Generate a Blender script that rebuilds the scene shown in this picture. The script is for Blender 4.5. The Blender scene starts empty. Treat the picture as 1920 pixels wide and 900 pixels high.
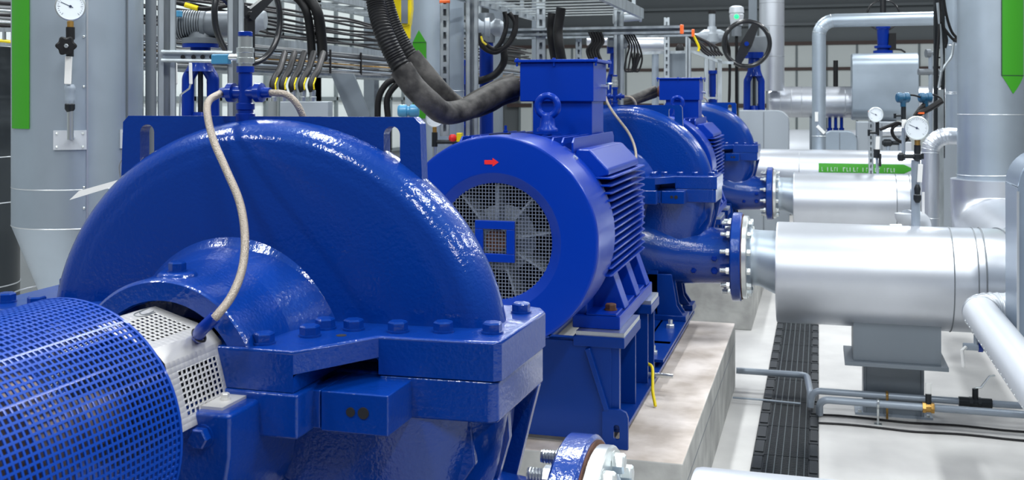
import bpy, math, random
from mathutils import Vector, Matrix

# ------------------------------------------------------------------ camera, world, light
sc = bpy.context.scene
COL = sc.collection
random.seed(7)
PI = math.pi
F = 2000.0                      # focal length in pixels of the 1920 wide frame
YAW = math.atan2(575.0, F)      # camera looks 16 degrees left of the shaft line (+Y)
CAM = Vector((0, 0, 1.8))
HOR = 185.0
cs, sn = math.cos(YAW), math.sin(YAW)
FW = Vector((-sn, cs, 0)); RT = Vector((cs, sn, 0)); UP = Vector((0, 0, 1))
cd = bpy.data.cameras.new('camera'); cam = bpy.data.objects.new('camera', cd); COL.objects.link(cam)
cam.location = CAM; cam.rotation_euler = (PI/2, 0, YAW)
cd.sensor_width = 36; cd.lens = 36*F/1920; cd.shift_y = -(450-HOR)/1920
cd.clip_start = .05; cd.clip_end = 200
cd.dof.use_dof = True; cd.dof.focus_distance = 3.0; cd.dof.aperture_fstop = 10
sc.camera = cam
sc.view_settings.view_transform = 'Standard'; sc.view_settings.look = 'None'
sc.view_settings.gamma = 1; sc.view_settings.use_curve_mapping = False
sc.view_settings.exposure = -.35
W = bpy.data.worlds.new('world'); sc.world = W; W.use_nodes = True
W.node_tree.nodes['Background'].inputs[0].default_value = (.80, .88, 1, 1)
W.node_tree.nodes['Background'].inputs[1].default_value = .17
LAMP_W = 134.0
LAMPS = [(x, y) for x in (-4.2, -1.6, 1.4, 4.2) for y in (-1.5, 2.2, 6.0, 10.0, 14.5)]

def P(u, v, D):
    return CAM + D*(FW + RT*((u-960)/F) + UP*((HOR-v)/F))

# ------------------------------------------------------------------ materials
M = {}
def mat(name, col, rough=.5, metal=0., coat=0., bump=0., bscale=40., var=0., vscale=3., col2=None, spec=.5, emit=None, estr=0., trans=0., coatr=.08, stretch=None, tint=None):
    m = bpy.data.materials.new(name); m.use_nodes = True
    nt = m.node_tree; b = nt.nodes['Principled BSDF']
    b.inputs['Base Color'].default_value = (*col, 1); b.inputs['Roughness'].default_value = rough
    b.inputs['Metallic'].default_value = metal; b.inputs['Coat Weight'].default_value = coat
    b.inputs['Coat Roughness'].default_value = coatr; b.inputs['Specular IOR Level'].default_value = spec
    if tint: b.inputs['Specular Tint'].default_value = (*tint, 1); b.inputs['Coat Tint'].default_value = (1, 1, 1, 1)
    if trans: b.inputs['Transmission Weight'].default_value = trans
    if emit: b.inputs['Emission Color'].default_value = (*emit, 1); b.inputs['Emission Strength'].default_value = estr
    tc = nt.nodes.new('ShaderNodeTexCoord'); vec = tc.outputs['Object']
    if stretch:
        mp = nt.nodes.new('ShaderNodeMapping'); mp.inputs['Scale'].default_value = stretch
        nt.links.new(vec, mp.inputs[0]); vec = mp.outputs[0]
    if var:
        n = nt.nodes.new('ShaderNodeTexNoise'); n.inputs['Scale'].default_value = vscale; n.inputs['Detail'].default_value = 6
        nt.links.new(vec, n.inputs['Vector'])
        r = nt.nodes.new('ShaderNodeValToRGB'); c2 = col2 or tuple(c*(1-var) for c in col)
        r.color_ramp.elements[0].position = .35; r.color_ramp.elements[0].color = (*c2, 1)
        r.color_ramp.elements[1].position = .65; r.color_ramp.elements[1].color = (*col, 1)
        nt.links.new(n.outputs[0], r.inputs[0]); nt.links.new(r.outputs[0], b.inputs['Base Color'])
    if bump:
        n = nt.nodes.new('ShaderNodeTexNoise'); n.inputs['Scale'].default_value = bscale; n.inputs['Detail'].default_value = 3
        nt.links.new(vec, n.inputs['Vector'])
        bp = nt.nodes.new('ShaderNodeBump'); bp.inputs['Strength'].default_value = bump; bp.inputs['Distance'].default_value = .004
        nt.links.new(n.outputs[0], bp.inputs['Height']); nt.links.new(bp.outputs[0], b.inputs['Normal'])
        if coat: nt.links.new(bp.outputs[0], b.inputs['Coat Normal'])
    M[name] = m; return m
mat('cast_blue', (0, .030, .235), .36, 0, .85, bump=.25, bscale=110, spec=.3, coatr=.05, tint=(.25, .55, 1))
mat('motor_blue', (0, .027, .31), .36, 0, .2, bump=.05, bscale=60, spec=.4, coatr=.15, tint=(.3, .5, 1))
mat('mesh_blue', (0, .042, .33), .45, 0, .1, spec=.4, tint=(.4, .6, 1))
mat('frame_blue', (0, .026, .20), .38, 0, .2, bump=.08, bscale=30, spec=.4, tint=(.4, .6, 1))
mat('valve_blue', (0, .020, .23), .35, 0, .25, spec=.4, tint=(.4, .6, 1))
mat('cladding', (.62, .65, .70), .36, .75, bump=.10, bscale=5, var=.10, vscale=2)
mat('cladding_grey', (.42, .49, .56), .38, .65, bump=.1, bscale=4, var=.12, vscale=3)
mat('duct_blue', (.26, .32, .40), .36, .5)
mat('seam_metal', (.62, .65, .68), .35, .9)
mat('seam_dark', (.20, .22, .24), .5, .6)
mat('galvanised', (.50, .55, .58), .42, .75, var=.3, vscale=18, stretch=(1, 1, .25))
mat('zinc', (.72, .76, .76), .28, .9)
mat('stainless', (.66, .65, .63), .38, .55)
mat('white_metal', (.58, .61, .65), .38, .2)
mat('grey_paint', (.17, .20, .23), .4, .1, coat=.1, bump=.03)
mat('light_grey_paint', (.38, .42, .46), .42, .2)
mat('pipe_grey', (.30, .35, .41), .36, .2, coat=.1)
mat('actuator_grey', (.17, .19, .21), .45, .3, bump=.1, bscale=50)
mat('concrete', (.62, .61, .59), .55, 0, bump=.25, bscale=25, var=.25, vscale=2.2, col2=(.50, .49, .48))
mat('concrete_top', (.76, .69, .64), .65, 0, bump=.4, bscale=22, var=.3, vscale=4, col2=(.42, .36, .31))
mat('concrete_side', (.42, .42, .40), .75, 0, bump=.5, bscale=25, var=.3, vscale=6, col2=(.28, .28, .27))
mat('iron_black', (.022, .026, .030), .42, .5, bump=.1, bscale=90)
mat('iron_edge', (.11, .13, .14), .38, .7)
mat('rubber', (.011, .011, .012), .5, bump=.1, bscale=80, spec=.25)
mat('dusty_rubber', (.095, .090, .085), .6, bump=.8, bscale=25, var=.6, vscale=14, col2=(.020, .019, .019), spec=.3)
mat('black_gloss', (.012, .013, .015), .28, coat=.3)
mat('cable_grey', (.20, .21, .22), .5)
mat('cable_dark', (.022, .021, .023), .55, spec=.3)
mat('braid', (.36, .31, .26), .40, .5, bump=.9, bscale=400)
mat('brass', (.50, .29, .08), .35, .8)
mat('rust', (.16, .065, .035), .7, .2, bump=.4, bscale=60, var=.5, vscale=30)
mat('shaft_steel', (.32, .26, .22), .35, .8, var=.4, vscale=20)
mat('green', (.040, .27, .015), .5, spec=.3)
mat('green_outline', (.01, .04, .02), .6)
mat('green_text', (.35, .45, .38), .5)
mat('yellow', (.80, .62, .0), .35, coat=.2)
mat('orange', (.95, .16, .03), .4)
mat('red', (.75, .02, .02), .4)
mat('white', (.80, .80, .78), .4)
mat('teal', (.01, .085, .17), .4, coat=.2)
mat('light_blue', (.05, .24, .42), .4, coat=.2)
mat('wall_dark', (.15, .17, .18), .6, .2)
mat('wall_panel', (.66, .71, .70), .5)
mat('wall_light', (.20, .22, .23), .6)
mat('rail_brown', (.07, .045, .04), .6)
mat('mullion', (.16, .19, .20), .5)
mat('dark_tank', (.050, .060, .065), .5, .3)
mat('dark_void', (.006, .007, .010), .8)
mat('fan_grey', (.36, .40, .46), .45, .2)
mat('wire_mesh', (.26, .30, .38), .4, .6)
mat('dial', (.80, .86, .90), .4)
mat('ink', (.02, .03, .08), .5)
mat('green_lamp', (.02, .6, .2), .4, emit=(.02, 1, .25), estr=1.6)
mat('diffuser', (.8, .8, .8), .4, emit=(1, 1, 1), estr=1.5)
mat('tape_white', (.8, .8, .8), .5)

# ------------------------------------------------------------------ mesh builder
ORG = {}
def frame(d):
    d = d.normalized(); a = Vector((0, 0, 1)) if abs(d.z) < .9 else Vector((1, 0, 0))
    x = d.cross(a).normalized(); return x, x.cross(d).normalized()
V = Vector
class MB:
    def __init__(s): s.v = []; s.f = []; s.mi = []; s.m = 0
    def add(s, vs, fs):
        o = len(s.v); s.v += [tuple(q) for q in vs]; s.f += [tuple(i+o for i in f) for f in fs]; s.mi += [s.m]*len(fs); return s
    def box(s, a, b):
        x0, y0, z0 = a; x1, y1, z1 = b
        return s.add([(x0,y0,z0),(x1,y0,z0),(x1,y1,z0),(x0,y1,z0),(x0,y0,z1),(x1,y0,z1),(x1,y1,z1),(x0,y1,z1)],
                     [(3,2,1,0),(4,5,6,7),(0,1,5,4),(1,2,6,5),(2,3,7,6),(3,0,4,7)])
    def bar(s, p, q, w, h, up=(0, 0, 1)):          # rectangular bar along p->q
        p, q = V(p), V(q); d = (q-p).normalized(); x = d.cross(V(up))
        if x.length < 1e-4: x = d.cross(V((1, 0, 0)))
        x.normalize(); y = x.cross(d); vs = []
        for c in (p, q):
            for a, b in ((-1,-1),(1,-1),(1,1),(-1,1)): vs.append(c+x*a*w/2+y*b*h/2)
        return s.add(vs, [(3,2,1,0),(4,5,6,7),(0,1,5,4),(1,2,6,5),(2,3,7,6),(3,0,4,7)])
    def rings(s, rs, cap0=True, cap1=True, loop=False):
        n = len(rs[0]); vs = [p for r in rs for p in r]; fs = []
        k = len(rs)
        for i in range(k if loop else k-1):
            j = (i+1) % k
            for a in range(n):
                b = (a+1) % n; fs.append((i*n+a, i*n+b, j*n+b, j*n+a))
        if not loop:
            if cap0: fs.append(tuple(range(n-1, -1, -1)))
            if cap1: fs.append(tuple((k-1)*n+a for a in range(n)))
        return s.add(vs, fs)
    def lathe(s, p, d, prof, n=32, cap=True, ph=0., a0=0, a1=2*PI):   # prof: (along, radius)
        p, d = V(p), V(d).normalized(); x, y = frame(d)
        return s.rings([[p+d*t+(x*math.cos(ph+2*PI*i/n)+y*math.sin(ph+2*PI*i/n))*max(r, 1e-5) for i in range(n)] for t, r in prof], cap, cap)
    def cyl(s, p, q, r, n=20, r1=None, cap=True):
        p, q = V(p), V(q); L = (q-p).length
        return s.lathe(p, q-p, [(0, r), (L, r if r1 is None else r1)], n, cap)
    def hexn(s, p, d, r, h): return s.lathe(p, d, [(0, r), (h*.82, r), (h, r*.86)], 6)
    def tube(s, pts, r, n=10, cap=True):
        pts = [V(p) for p in pts]; rs = []; T = None
        for i, p in enumerate(pts):
            d = (pts[min(i+1, len(pts)-1)]-pts[max(i-1, 0)]).normalized()
            if T is None: x, _ = frame(d)
            else:
                x = x-d*x.dot(d); x.normalize()
            T = d; y = x.cross(d); rr = r[i] if isinstance(r, (list, tuple)) else r
            rs.append([p+(x*math.cos(2*PI*k/n)+y*math.sin(2*PI*k/n))*rr for k in range(n)])
        return s.rings(rs, cap, cap)
    def torus(s, c, d, R, r, n=40, m=8, a0=0, a1=2*PI):
        c, d = V(c), V(d).normalized(); x, y = frame(d); full = abs(a1-a0-2*PI) < 1e-6; rs = []
        for i in range(n if full else n+1):
            t = a0+(a1-a0)*i/n; e = x*math.cos(t)+y*math.sin(t)
            rs.append([c+e*(R+r*math.cos(2*PI*k/m))+d*r*math.sin(2*PI*k/m) for k in range(m)])
        return s.rings(rs, loop=full)
    def prism(s, poly, d0, d1, ax='z'):            # poly in the plane across ax, extruded d0..d1
        def q(a, b, c): return {'z': (a, b, c), 'y': (a, c, b), 'x': (c, a, b)}[ax]
        n = len(poly); vs = [q(a, b, d0) for a, b in poly]+[q(a, b, d1) for a, b in poly]
        fs = [tuple(range(n-1, -1, -1)), tuple(range(n, 2*n))]+[(i, (i+1) % n, n+(i+1) % n, n+i) for i in range(n)]
        return s.add(vs, fs)
    def ball(s, c, r, n=16, sc=(1, 1, 1)):
        c = V(c); rs = []
        for i in range(1, n//2):
            t = PI*i/(n//2)
            rs.append([c+V((sc[0]*r*math.sin(t)*math.cos(2*PI*k/n), sc[1]*r*math.sin(t)*math.sin(2*PI*k/n), sc[2]*r*math.cos(t))) for k in range(n)])
        return s.rings(rs)
    def build(s, name, m, parent=None, bevel=0., smooth=35, loc=None, seg=2, solid=0., **props):
        me = bpy.data.meshes.new(name)
        o = bpy.data.objects.new(name, me); COL.objects.link(o)
        if parent is not None: o.parent = parent; org = ORG[parent]; ORG[o] = org
        else: org = V(loc) if loc is not None else sum((V(v) for v in s.v), V())/max(1, len(s.v)); o.location = org; ORG[o] = org
        me.from_pydata([tuple(V(v)-org) for v in s.v], [], s.f)
        for mm in (m if isinstance(m, (list, tuple)) else [m]): me.materials.append(M[mm])
        if any(s.mi): me.polygons.foreach_set('material_index', s.mi)
        import bmesh
        bm = bmesh.new(); bm.from_mesh(me); bmesh.ops.recalc_face_normals(bm, faces=bm.faces[:]); bm.to_mesh(me); bm.free()
        if smooth:
            me.polygons.foreach_set('use_smooth', [True]*len(me.polygons)); me.set_sharp_from_angle(angle=math.radians(smooth))
        me.update()
        if solid:
            mo = o.modifiers.new('solid', 'SOLIDIFY'); mo.thickness = solid; mo.offset = 0
        if smooth and not bevel:
            mo = o.modifiers.new('weighted', 'WEIGHTED_NORMAL'); mo.keep_sharp = True
        if bevel:
            mo = o.modifiers.new('bevel', 'BEVEL'); mo.width = bevel; mo.segments = seg; mo.limit_method = 'ANGLE'; mo.angle_limit = math.radians(35); mo.harden_normals = True
        for k, vv in props.items(): o[k] = vv
        return o
def tag(o, label, cat, group=None):
    o['label'] = label; o['category'] = cat
    if group: o['group'] = group
    return o
def thing(name, loc, label, cat, group=None):
    o = bpy.data.objects.new(name, None); COL.objects.link(o); o.location = loc; o.empty_display_size = .1; ORG[o] = V(loc)
    return tag(o, label, cat, group)
def struct(o): o['kind'] = 'structure'; return o
def kids(o): return [c for c in COL.objects if c.parent == o]
def dup(o, off=(0, 0, 0), label=None, parent=None, skip=()):
    c = o.copy(); COL.objects.link(c); ORG[c] = ORG[o]+V(off)
    if parent is not None: c.parent = parent
    else: c.location = o.location+V(off)
    if label: c['label'] = label
    for k in kids(o):
        if k.name.split('.')[0] not in skip: dup(k, off, None, c, skip)
    return c
def keyhole(outer, slots):
    """outline (counter-clockwise) whose listed edges are slit down to slots: slots = {edge index: ring (clockwise, starting at its nearest point)}"""
    out = []
    for i, p in enumerate(outer):
        out.append(p)
        if i in slots:
            ring = slots[i]; q = outer[(i+1) % len(outer)]; f = (ring[0][0]-p[0])/((q[0]-p[0]) or 1); m = (ring[0][0], p[1]+(q[1]-p[1])*f)
            out += [m]+ring+[ring[0], m]
    return out
def slot_ring(cx, cz, r, h, n=10):            # clockwise from the top
    return [(cx+r*math.sin(PI/2*0-PI*0+a), cz+h+r*math.cos(a)) for a in [PI/2*i/n for i in range(n+1)]]+[(cx+r*math.cos(a), cz-h-r*math.sin(a)) for a in [PI*i/(2*n) for i in range(2*n+1)]]+[(cx-r*math.cos(a), cz+h+r*math.sin(a)) for a in [PI/2*i/n for i in range(n)]]
def fillet(pts, rad, n=8):
    pts = [V(p) for p in pts]; out = [pts[0]]
    for i in range(1, len(pts)-1):
        a, b, c = pts[i-1], pts[i], pts[i+1]; d0 = (a-b).normalized(); d1 = (c-b).normalized()
        ang = d0.angle(d1)
        if ang > PI-.01: out.append(b); continue
        t = min(rad/math.tan(ang/2), (a-b).length*.49 if i > 1 else (a-b).length*.98, (c-b).length*.49 if i < len(pts)-2 else (c-b).length*.98)
        p0, p1 = b+d0*t, b+d1*t
        r = t*math.tan(ang/2); ctr = b+(d0+d1).normalized()*(r/math.sin(ang/2)); u0 = p0-ctr; u1 = p1-ctr; w = u0.angle(u1)
        for k in range(n+1):
            f = k/n; out.append(ctr+(u0*math.sin((1-f)*w)+u1*math.sin(f*w))/math.sin(w))
    out.append(pts[-1]); return out
def spline(pts, n=8):
    pts = [V(p) for p in pts]; q = [pts[0]*2-pts[1]]+pts+[pts[-1]*2-pts[-2]]; out = []
    for i in range(1, len(q)-2):
        for k in range(n):
            t = k/n; a, b, c, d = q[i-1:i+3]
            out.append(.5*((2*b)+(c-a)*t+(2*a-5*b+4*c-d)*t*t+(3*b-a-3*c+d)*t**3))
    out.append(pts[-1]); return out

# ------------------------------------------------------------------ the hall
PITCH = 4.36
AX, AZ = -1.173, 1.262          # shaft line
b = MB().box((-6.5, -3, -.2), (6.5, 23, 0)); struct(b.build('floor', 'concrete', smooth=0))
b = MB().box((-6.5, 22, 0), (6.5, 22.3, 6)); struct(b.build('wall_back', 'wall_dark', smooth=0))
b = MB().box((-6.7, -3, 0), (-6.5, 22.3, 6)); struct(b.build('wall_left', 'wall_light', smooth=0))
b = MB()
for k in range(22): b.box((-6.1+k*.57, 21.90, .15), (-6.1+k*.57+.535, 21.96, 1.62)); b.box((-6.1+k*.57, 21.90, 1.70), (-6.1+k*.57+.535, 21.96, 2.36)); b.box((-6.1+k*.57, 21.90, 2.42), (-6.1+k*.57+.535, 21.96, 2.86))
struct(b.build('trim_1', 'wall_panel', smooth=0))
b = MB().box((-6.4, 21.86, 2.36), (6.4, 21.97, 2.42)).box((-6.4, 21.86, 1.62), (6.4, 21.97, 1.70)).box((-6.4, 21.86, 2.86), (6.4, 21.97, 2.93)); struct(b.build('trim_2', 'rail_brown', smooth=0))
b = MB()
for k in range(23): b.box((-6.12+k*.57-.02, 21.88, .1), (-6.12+k*.57+.02, 21.985, 2.9))
struct(b.build('trim_3', 'mullion', smooth=0))
b = MB()
for z in (3.25, 3.6, 3.95, 4.5): b.box((-6.4, 21.85, z), (6.4, 21.99, z+.05))
struct(b.build('trim_4', 'wall_dark', smooth=0))
# left wall windows
for k in range(5):
    y0 = 6+k*3.0
    b = MB().box((-6.5, y0, 1.0), (-6.46, y0+2.6, 3.4)); w = b.build('window_%d' % (k+1), 'wall_panel', smooth=0); struct(w)
    b = MB()
    for i in range(6): b.box((-6.47, y0+i*.52-.025, 1.0), (-6.42, y0+i*.52+.025, 3.4))
    for z in (1.0, 1.8, 2.6, 3.4): b.box((-6.47, y0-.02, z-.025), (-6.42, y0+2.62, z+.025))
    b.build('window_frame', 'mullion', w, smooth=0)
# ceiling luminaires (above the frame)
for i, (x, y) in enumerate(LAMPS):
    t = thing('ceiling_light', (x, y, 5.2), 'long strip luminaire hung above the pump hall, out of the photo', 'lamp', 'strip luminaires over the hall')
    b = MB().box((x-.16, y-.85, 5.2), (x+.16, y+.85, 5.28)); b.build('housing', 'white', t)
    ld = bpy.data.lights.new('tube', 'AREA'); ld.shape = 'RECTANGLE'; ld.size = .28; ld.size_y = 1.6; ld.energy = LAMP_W; ld.color = (.94, .98, 1)
    lo = bpy.data.objects.new('tube', ld); COL.objects.link(lo); lo.parent = t; lo.location = (0, 0, -.01)

# ------------------------------------------------------------------ concrete plinths
def plinth(k, label):
    y0, y1 = 4.11+(k-1)*PITCH, 6.78+(k-1)*PITCH
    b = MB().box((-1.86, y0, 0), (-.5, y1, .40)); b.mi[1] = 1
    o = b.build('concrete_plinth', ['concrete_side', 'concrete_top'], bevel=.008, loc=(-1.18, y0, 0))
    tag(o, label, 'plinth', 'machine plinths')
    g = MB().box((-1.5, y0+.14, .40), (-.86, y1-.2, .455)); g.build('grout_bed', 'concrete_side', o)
    j = MB().box((-.5005, y0+.02, .285), (-.498, y1-.02, .289)); j.build('formwork_line', 'seam_dark', o)
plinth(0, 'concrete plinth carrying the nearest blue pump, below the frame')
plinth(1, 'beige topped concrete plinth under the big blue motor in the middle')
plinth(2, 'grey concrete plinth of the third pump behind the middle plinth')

# ------------------------------------------------------------------ pump (authored at the nearest one)
YC = 2.06; XC = -1.13
def bolt(parent, p, d, r=.0205, h=.02, m='cast_blue', washer=True, name='bolt'):
    b = MB()
    if washer: b.cyl(p, V(p)+V(d).normalized()*.004, r*1.12, 18)
    b.hexn(V(p)+V(d).normalized()*(.004 if washer else 0), d, r, h); return b.build(name, m, parent, smooth=25)
def mirx(poly, c=-1.165): return [(2*c-x, y) for x, y in reversed(poly)]
def make_pump():
    t = thing('water_pump', (AX, YC, .5), 'nearest huge blue split case water pump, filling the left foreground', 'pump', 'blue split case pumps')
    # upper volute
    b = MB(); prof = [(.02,-.086),(.45,-.085),(.70,-.081),(.82,-.079),(.86,-.077),(.875,-.0745),(.90,-.0745),(.925,-.071),(.95,-.063),(.97,-.052),(.985,-.038),(.995,-.02),(1,0)]
    prof = prof+[(r, -y) for r, y in reversed(prof[:-1])]
    n = 72; rs = []
    for r, y in prof:
        row = [(XC+r*.53*math.cos(-.05+(PI+.1)*i/n), YC+y, 1.268+r*.49*math.sin(-.05+(PI+.1)*i/n)) for i in range(n+1)]
        rs.append(row+[(XC, YC+y, 1.26)])
    b.rings(rs); b.build('upper_casing', 'cast_blue', t, smooth=50)
    # lifting plate behind the dome crown
    b = MB(); X0, X1, Z1 = -1.492, -.785, 1.762
    outer = [(X0-.012, 1.44), (X1+.012, 1.44), (X1, Z1-.014), (X1-.014, Z1), (X0+.014, Z1), (X0, Z1-.014)]
    b.prism(keyhole(outer, {3: slot_ring(X1-.062, 1.695, .018, .030)}) if False else keyhole([outer[0], outer[1], outer[2], outer[3], (AX, Z1), outer[4], outer[5]], {3: slot_ring(X1-.062, 1.695, .018, .030), 4: slot_ring(X0+.062, 1.695, .018, .030)}), YC-.012, YC+.022, 'y')
    b.build('lifting_plate', 'cast_blue', t, smooth=30)
    # flanges of the casing split
    R = [(-1.165, 1.72), (-.898, 1.715), (-.803, 1.876), (-.578, 1.886), (-.565, 1.897), (-.556, 2.19), (-.572, 2.225), (-.60, 2.236), (-.803, 2.244), (-.898, 2.405), (-1.165, 2.40)]
    full = R+mirx(R)[1:-1]
    rp = [(-.803, 1.876), (-.578, 1.886), (-.565, 1.897), (-.556, 2.19), (-.572, 2.225), (-.60, 2.236), (-.803, 2.244)]
    b = MB(); nn_ = len(full); vs = [(x, y, 1.350) for x, y in full]; fs = [tuple(range(nn_))]
    for i in range(nn_):
        (x0, y0), (x1, y1) = full[i], full[(i+1) % nn_]
        thin = abs(x1-x0) > .05 and abs(y1-y0) > .12
        zb = 1.309 if thin else 1.2765
        k = len(vs); vs += [(x0, y0, zb), (x1, y1, zb)]; fs.append((i, (i+1) % nn_, k+1, k))
        if thin:      # hollow under the slanting edges
            cx_, cy_ = -1.165, YC; xi = x1 if abs(x1-cx_) < abs(x0-cx_) else x0; xo = x0 if xi == x1 else x1; yi = y1 if xi == x1 else y0; yo = y0 if xi == x1 else y1
            k = len(vs); yd = YC-.10 if yi < YC else YC+.10
            vs += [(x0, y0, 1.309), (x1, y1, 1.309), (xo, yd, 1.309), (xi, yd, 1.309), (xo, yo, 1.2765), (xo, yd, 1.2765), (xi, yi, 1.2765), (xi, yd, 1.2765)]
            o_, i_ = (k, k+1) if xo == x0 else (k+1, k)
            fs += [(o_, k+2, k+3, i_), (o_, k+4, k+5, k+2), (i_, k+3, k+7, k+6), (k+2, k+5, k+7, k+3)]
    b.add(vs, fs)
    b.build('upper_flange', 'cast_blue', t, bevel=.006)
    b = MB()
    rl = [(x-.006, y) if x > -.7 else (x, y) for x, y in rp]
    for q in (rl, mirx(rl)): b.prism(q, 1.197, 1.2755)
    bl = [(-1.165, 1.712), (-.886, 1.708), (-.886, 1.77), (-.93, 1.95), (-.93, 2.17), (-.886, 2.36), (-.886, 2.41), (-1.165, 2.405)]
    for q in (bl, mirx(bl)): b.prism(q, 1.195, 1.2755)
    b.box((-1.55, 1.90, 1.195), (-.79, 2.22, 1.2755))
    b.build('lower_flange', 'cast_blue', t, bevel=.006)
    for s in (0, 1):
        y0, y1 = (1.765, 1.90) if s == 0 else (2.22, 2.355)
        b = MB().box((-.869, y0, 1.197), (-.737, y1, 1.270)).box((-.896, y0+.004, 1.199), (-.872, y1, 1.269))
        jb = b.build('jacking_block', 'cast_blue', t, bevel=.003)
        ys = y0-.0005 if s == 0 else y1+.0005
        for hx, hr in ((-.8095, .0085), (-.7845, .0105)):
            b = MB().cyl((hx, ys-.002, 1.236), (hx, ys+.02, 1.236), hr, 18); b.build('bore', 'dark_void', jb)
    # bolts on the split flange
    for s in (1, -1):
        mx = lambda x: x if s == 1 else 2*(-1.165)-x
        for (u, v) in ((495, 644), (581, 630), (610, 616), (663, 618), (746, 622), (831, 622), (923, 624), (977, 586)):
            D = 900/(v-185); q = P(u, v, D); x, y = q.x, q.y
            bolt(t, (mx(x), y, 1.350), (0, 0, 1), .0195, .017)
            if (u in (495, 581)): bolt(t, (mx(x), 2*YC-y, 1.350), (0, 0, 1), .0195, .017)
    b = MB(); q = P(640, 629, 900/444.); b.cyl((q.x, q.y, 1.3495), (q.x, q.y, 1.3505), .010, 16); b.build('dowel_hole', 'dark_void', t)
    # seal housings, front and back
    for s in (-1, 1):
        Y = lambda d: YC+s*d
        b = MB(); prof = [(.328, .160), (.336, .163), (.336, .197), (.330, .203), (.25, .205), (.22, .207), (.17, .212), (.12, .222), (.095, .235), (.08, .255), (.05, .26)]
        n = 56
        rr = [[(AX+r*math.cos(-.0+PI*1.0*i/n), Y(d), AZ+r*math.sin(PI*i/n)) for i in range(n+1)] for d, r in prof]
        # inner bore wall
        rr.insert(0, [(AX+.160*math.cos(PI*i/n), Y(.10), AZ+.160*math.sin(PI*i/n)) for i in range(n+1)])
        vs = [p for r in rr for p in r]; m_ = n+1
        fs = [(i*m_+a, i*m_+a+1, (i+1)*m_+a+1, (i+1)*m_+a) for i in range(len(rr)-1) for a in range(n)]
        b.add(vs, fs); b.build('seal_housing', 'cast_blue', t, smooth=45)
        b = MB().lathe((AX, Y(.285), AZ+.198), (0, 0, 1), [(0, .040), (.008, .036), (.012, .030)], 24); bs = b.build('boss', 'cast_blue', t)
        bolt(t, (AX, Y(.285), AZ+.208), (0, 0, 1), .0165, .016)
        # slightly domed shoulder toward the flange
        b = MB(); rs = []
        for i in range(9):
            f = i/8; rs.append([(AX+(.185+.075*f)*math.cos(PI*k/30), Y(.26-.19*f), AZ+(.185+.055*f)*math.sin(PI*k/30)) for k in range(31)]+[(AX, Y(.26-.19*f), AZ)])
        b.rings(rs); b.build('housing_shoulder', 'cast_blue', t, smooth=60)
    # bearing bracket below and in front of the seal
    for s in (-1, 1):
        Y = lambda d: YC+s*d
        pr = [(-.962, 1.262), (-.962, 1.19), (-.975, 1.11), (-1.01, 1.03), (-1.07, .96), (-1.16, .94)]
        poly = pr+[(2*AX-x, z) for x, z in reversed(pr)]
        b = MB().prism(poly, min(Y(.45), Y(.18)), max(Y(.45), Y(.18)), 'y'); b.build('bearing_bracket', 'cast_blue', t, bevel=.008)
        bolt(t, (-1.013, Y(.45), 1.222), (0, s, 0), .0185, .017)
        b = MB().cyl((AX, Y(.30), AZ), (AX, Y(.62), AZ), .045, 28); b.build('shaft', 'shaft_steel', t)
        b = MB().lathe((AX, Y(.20), AZ), (0, s, 0), [(0, .118), (.16, .118), (.17, .10), (.285, .095), (.29, .06)], 32); b.build('seal_gland', 'iron_black', t)  # gland drawn long and black so the guard holes look shaded inside
    # steel seal guards: three facets each side with square perforations
    for s in (-1, 1):
        def Yd(d): return YC+s*d
        angs = [-8, 38, 50, 98, 110, 150, 188]; rg = .150
        g = MB(); 
        def pt(a, d, r=rg): return (AX+r*math.cos(math.radians(a)), Yd(d), AZ+r*math.sin(math.radians(a)))
        for i in range(len(angs)-1):
            a0, a1 = angs[i], angs[i+1]; wide = a1-a0 > 30
            p00, p01 = V(pt(a0, .50)), V(pt(a1, .50)); p10, p11 = V(pt(a0, .325)), V(pt(a1, .325))
            nu, nv = (12, 13) if wide else (1, 1)
            L = lambda a, c: p00.lerp(p01, a).lerp(p10.lerp(p11, a), c)
            for x in range(nu):
                for y in range(nv):
                    q = [L(x/nu, y/nv), L((x+1)/nu, y/nv), L((x+1)/nu, (y+1)/nv), L(x/nu, (y+1)/nv)]
                    hole = wide and 2 <= x <= nu-3 and 2 <= y <= nv-3
                    if not hole: g.add(q, [(0, 1, 2, 3)])
                    else:
                        c = sum(q, V())/4; h = [c.lerp(k, .66) for k in q]
                        g.add(q+h, [(0, 1, 5, 4), (1, 2, 6, 5), (2, 3, 7, 6), (3, 0, 4, 7)])
        sg = g.build('seal_guard', 'stainless', t, smooth=20, solid=.0015)
        b = MB().box((AX+.13, min(Yd(.43), Yd(.345)), 1.262), (AX+.185, max(Yd(.43), Yd(.345)), 1.267)); b.build('guard_tab', 'stainless', sg)
        bolt(sg, (AX+.163, Yd(.385), 1.267), (0, 0, 1), .008, .008, 'stainless')
    # engraved outline on the nearest guard
    def GF(f, d):
        a0, a1 = math.radians(50), math.radians(98); k = V((AX+.1515*math.cos(a0), YC-d, AZ+.1515*math.sin(a0))); m_ = V((AX+.1515*math.cos(a1), YC-d, AZ+.1515*math.sin(a1))); return k.lerp(m_, f)
    for pts_ in ([(1.0, .345), (.97, .375), (.90, .385), (.86, .372), (.88, .350)], [(.99, .356), (.96, .395), (.88, .40), (.83, .385), (.84, .352)]):
        b = MB().tube(spline([GF(*q_) for q_ in pts_], 5), .0009, 6); b.build('engraved_line', 'seam_dark', t)
    # lower casing with suction and discharge branches
    b = MB(); n = 56
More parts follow.
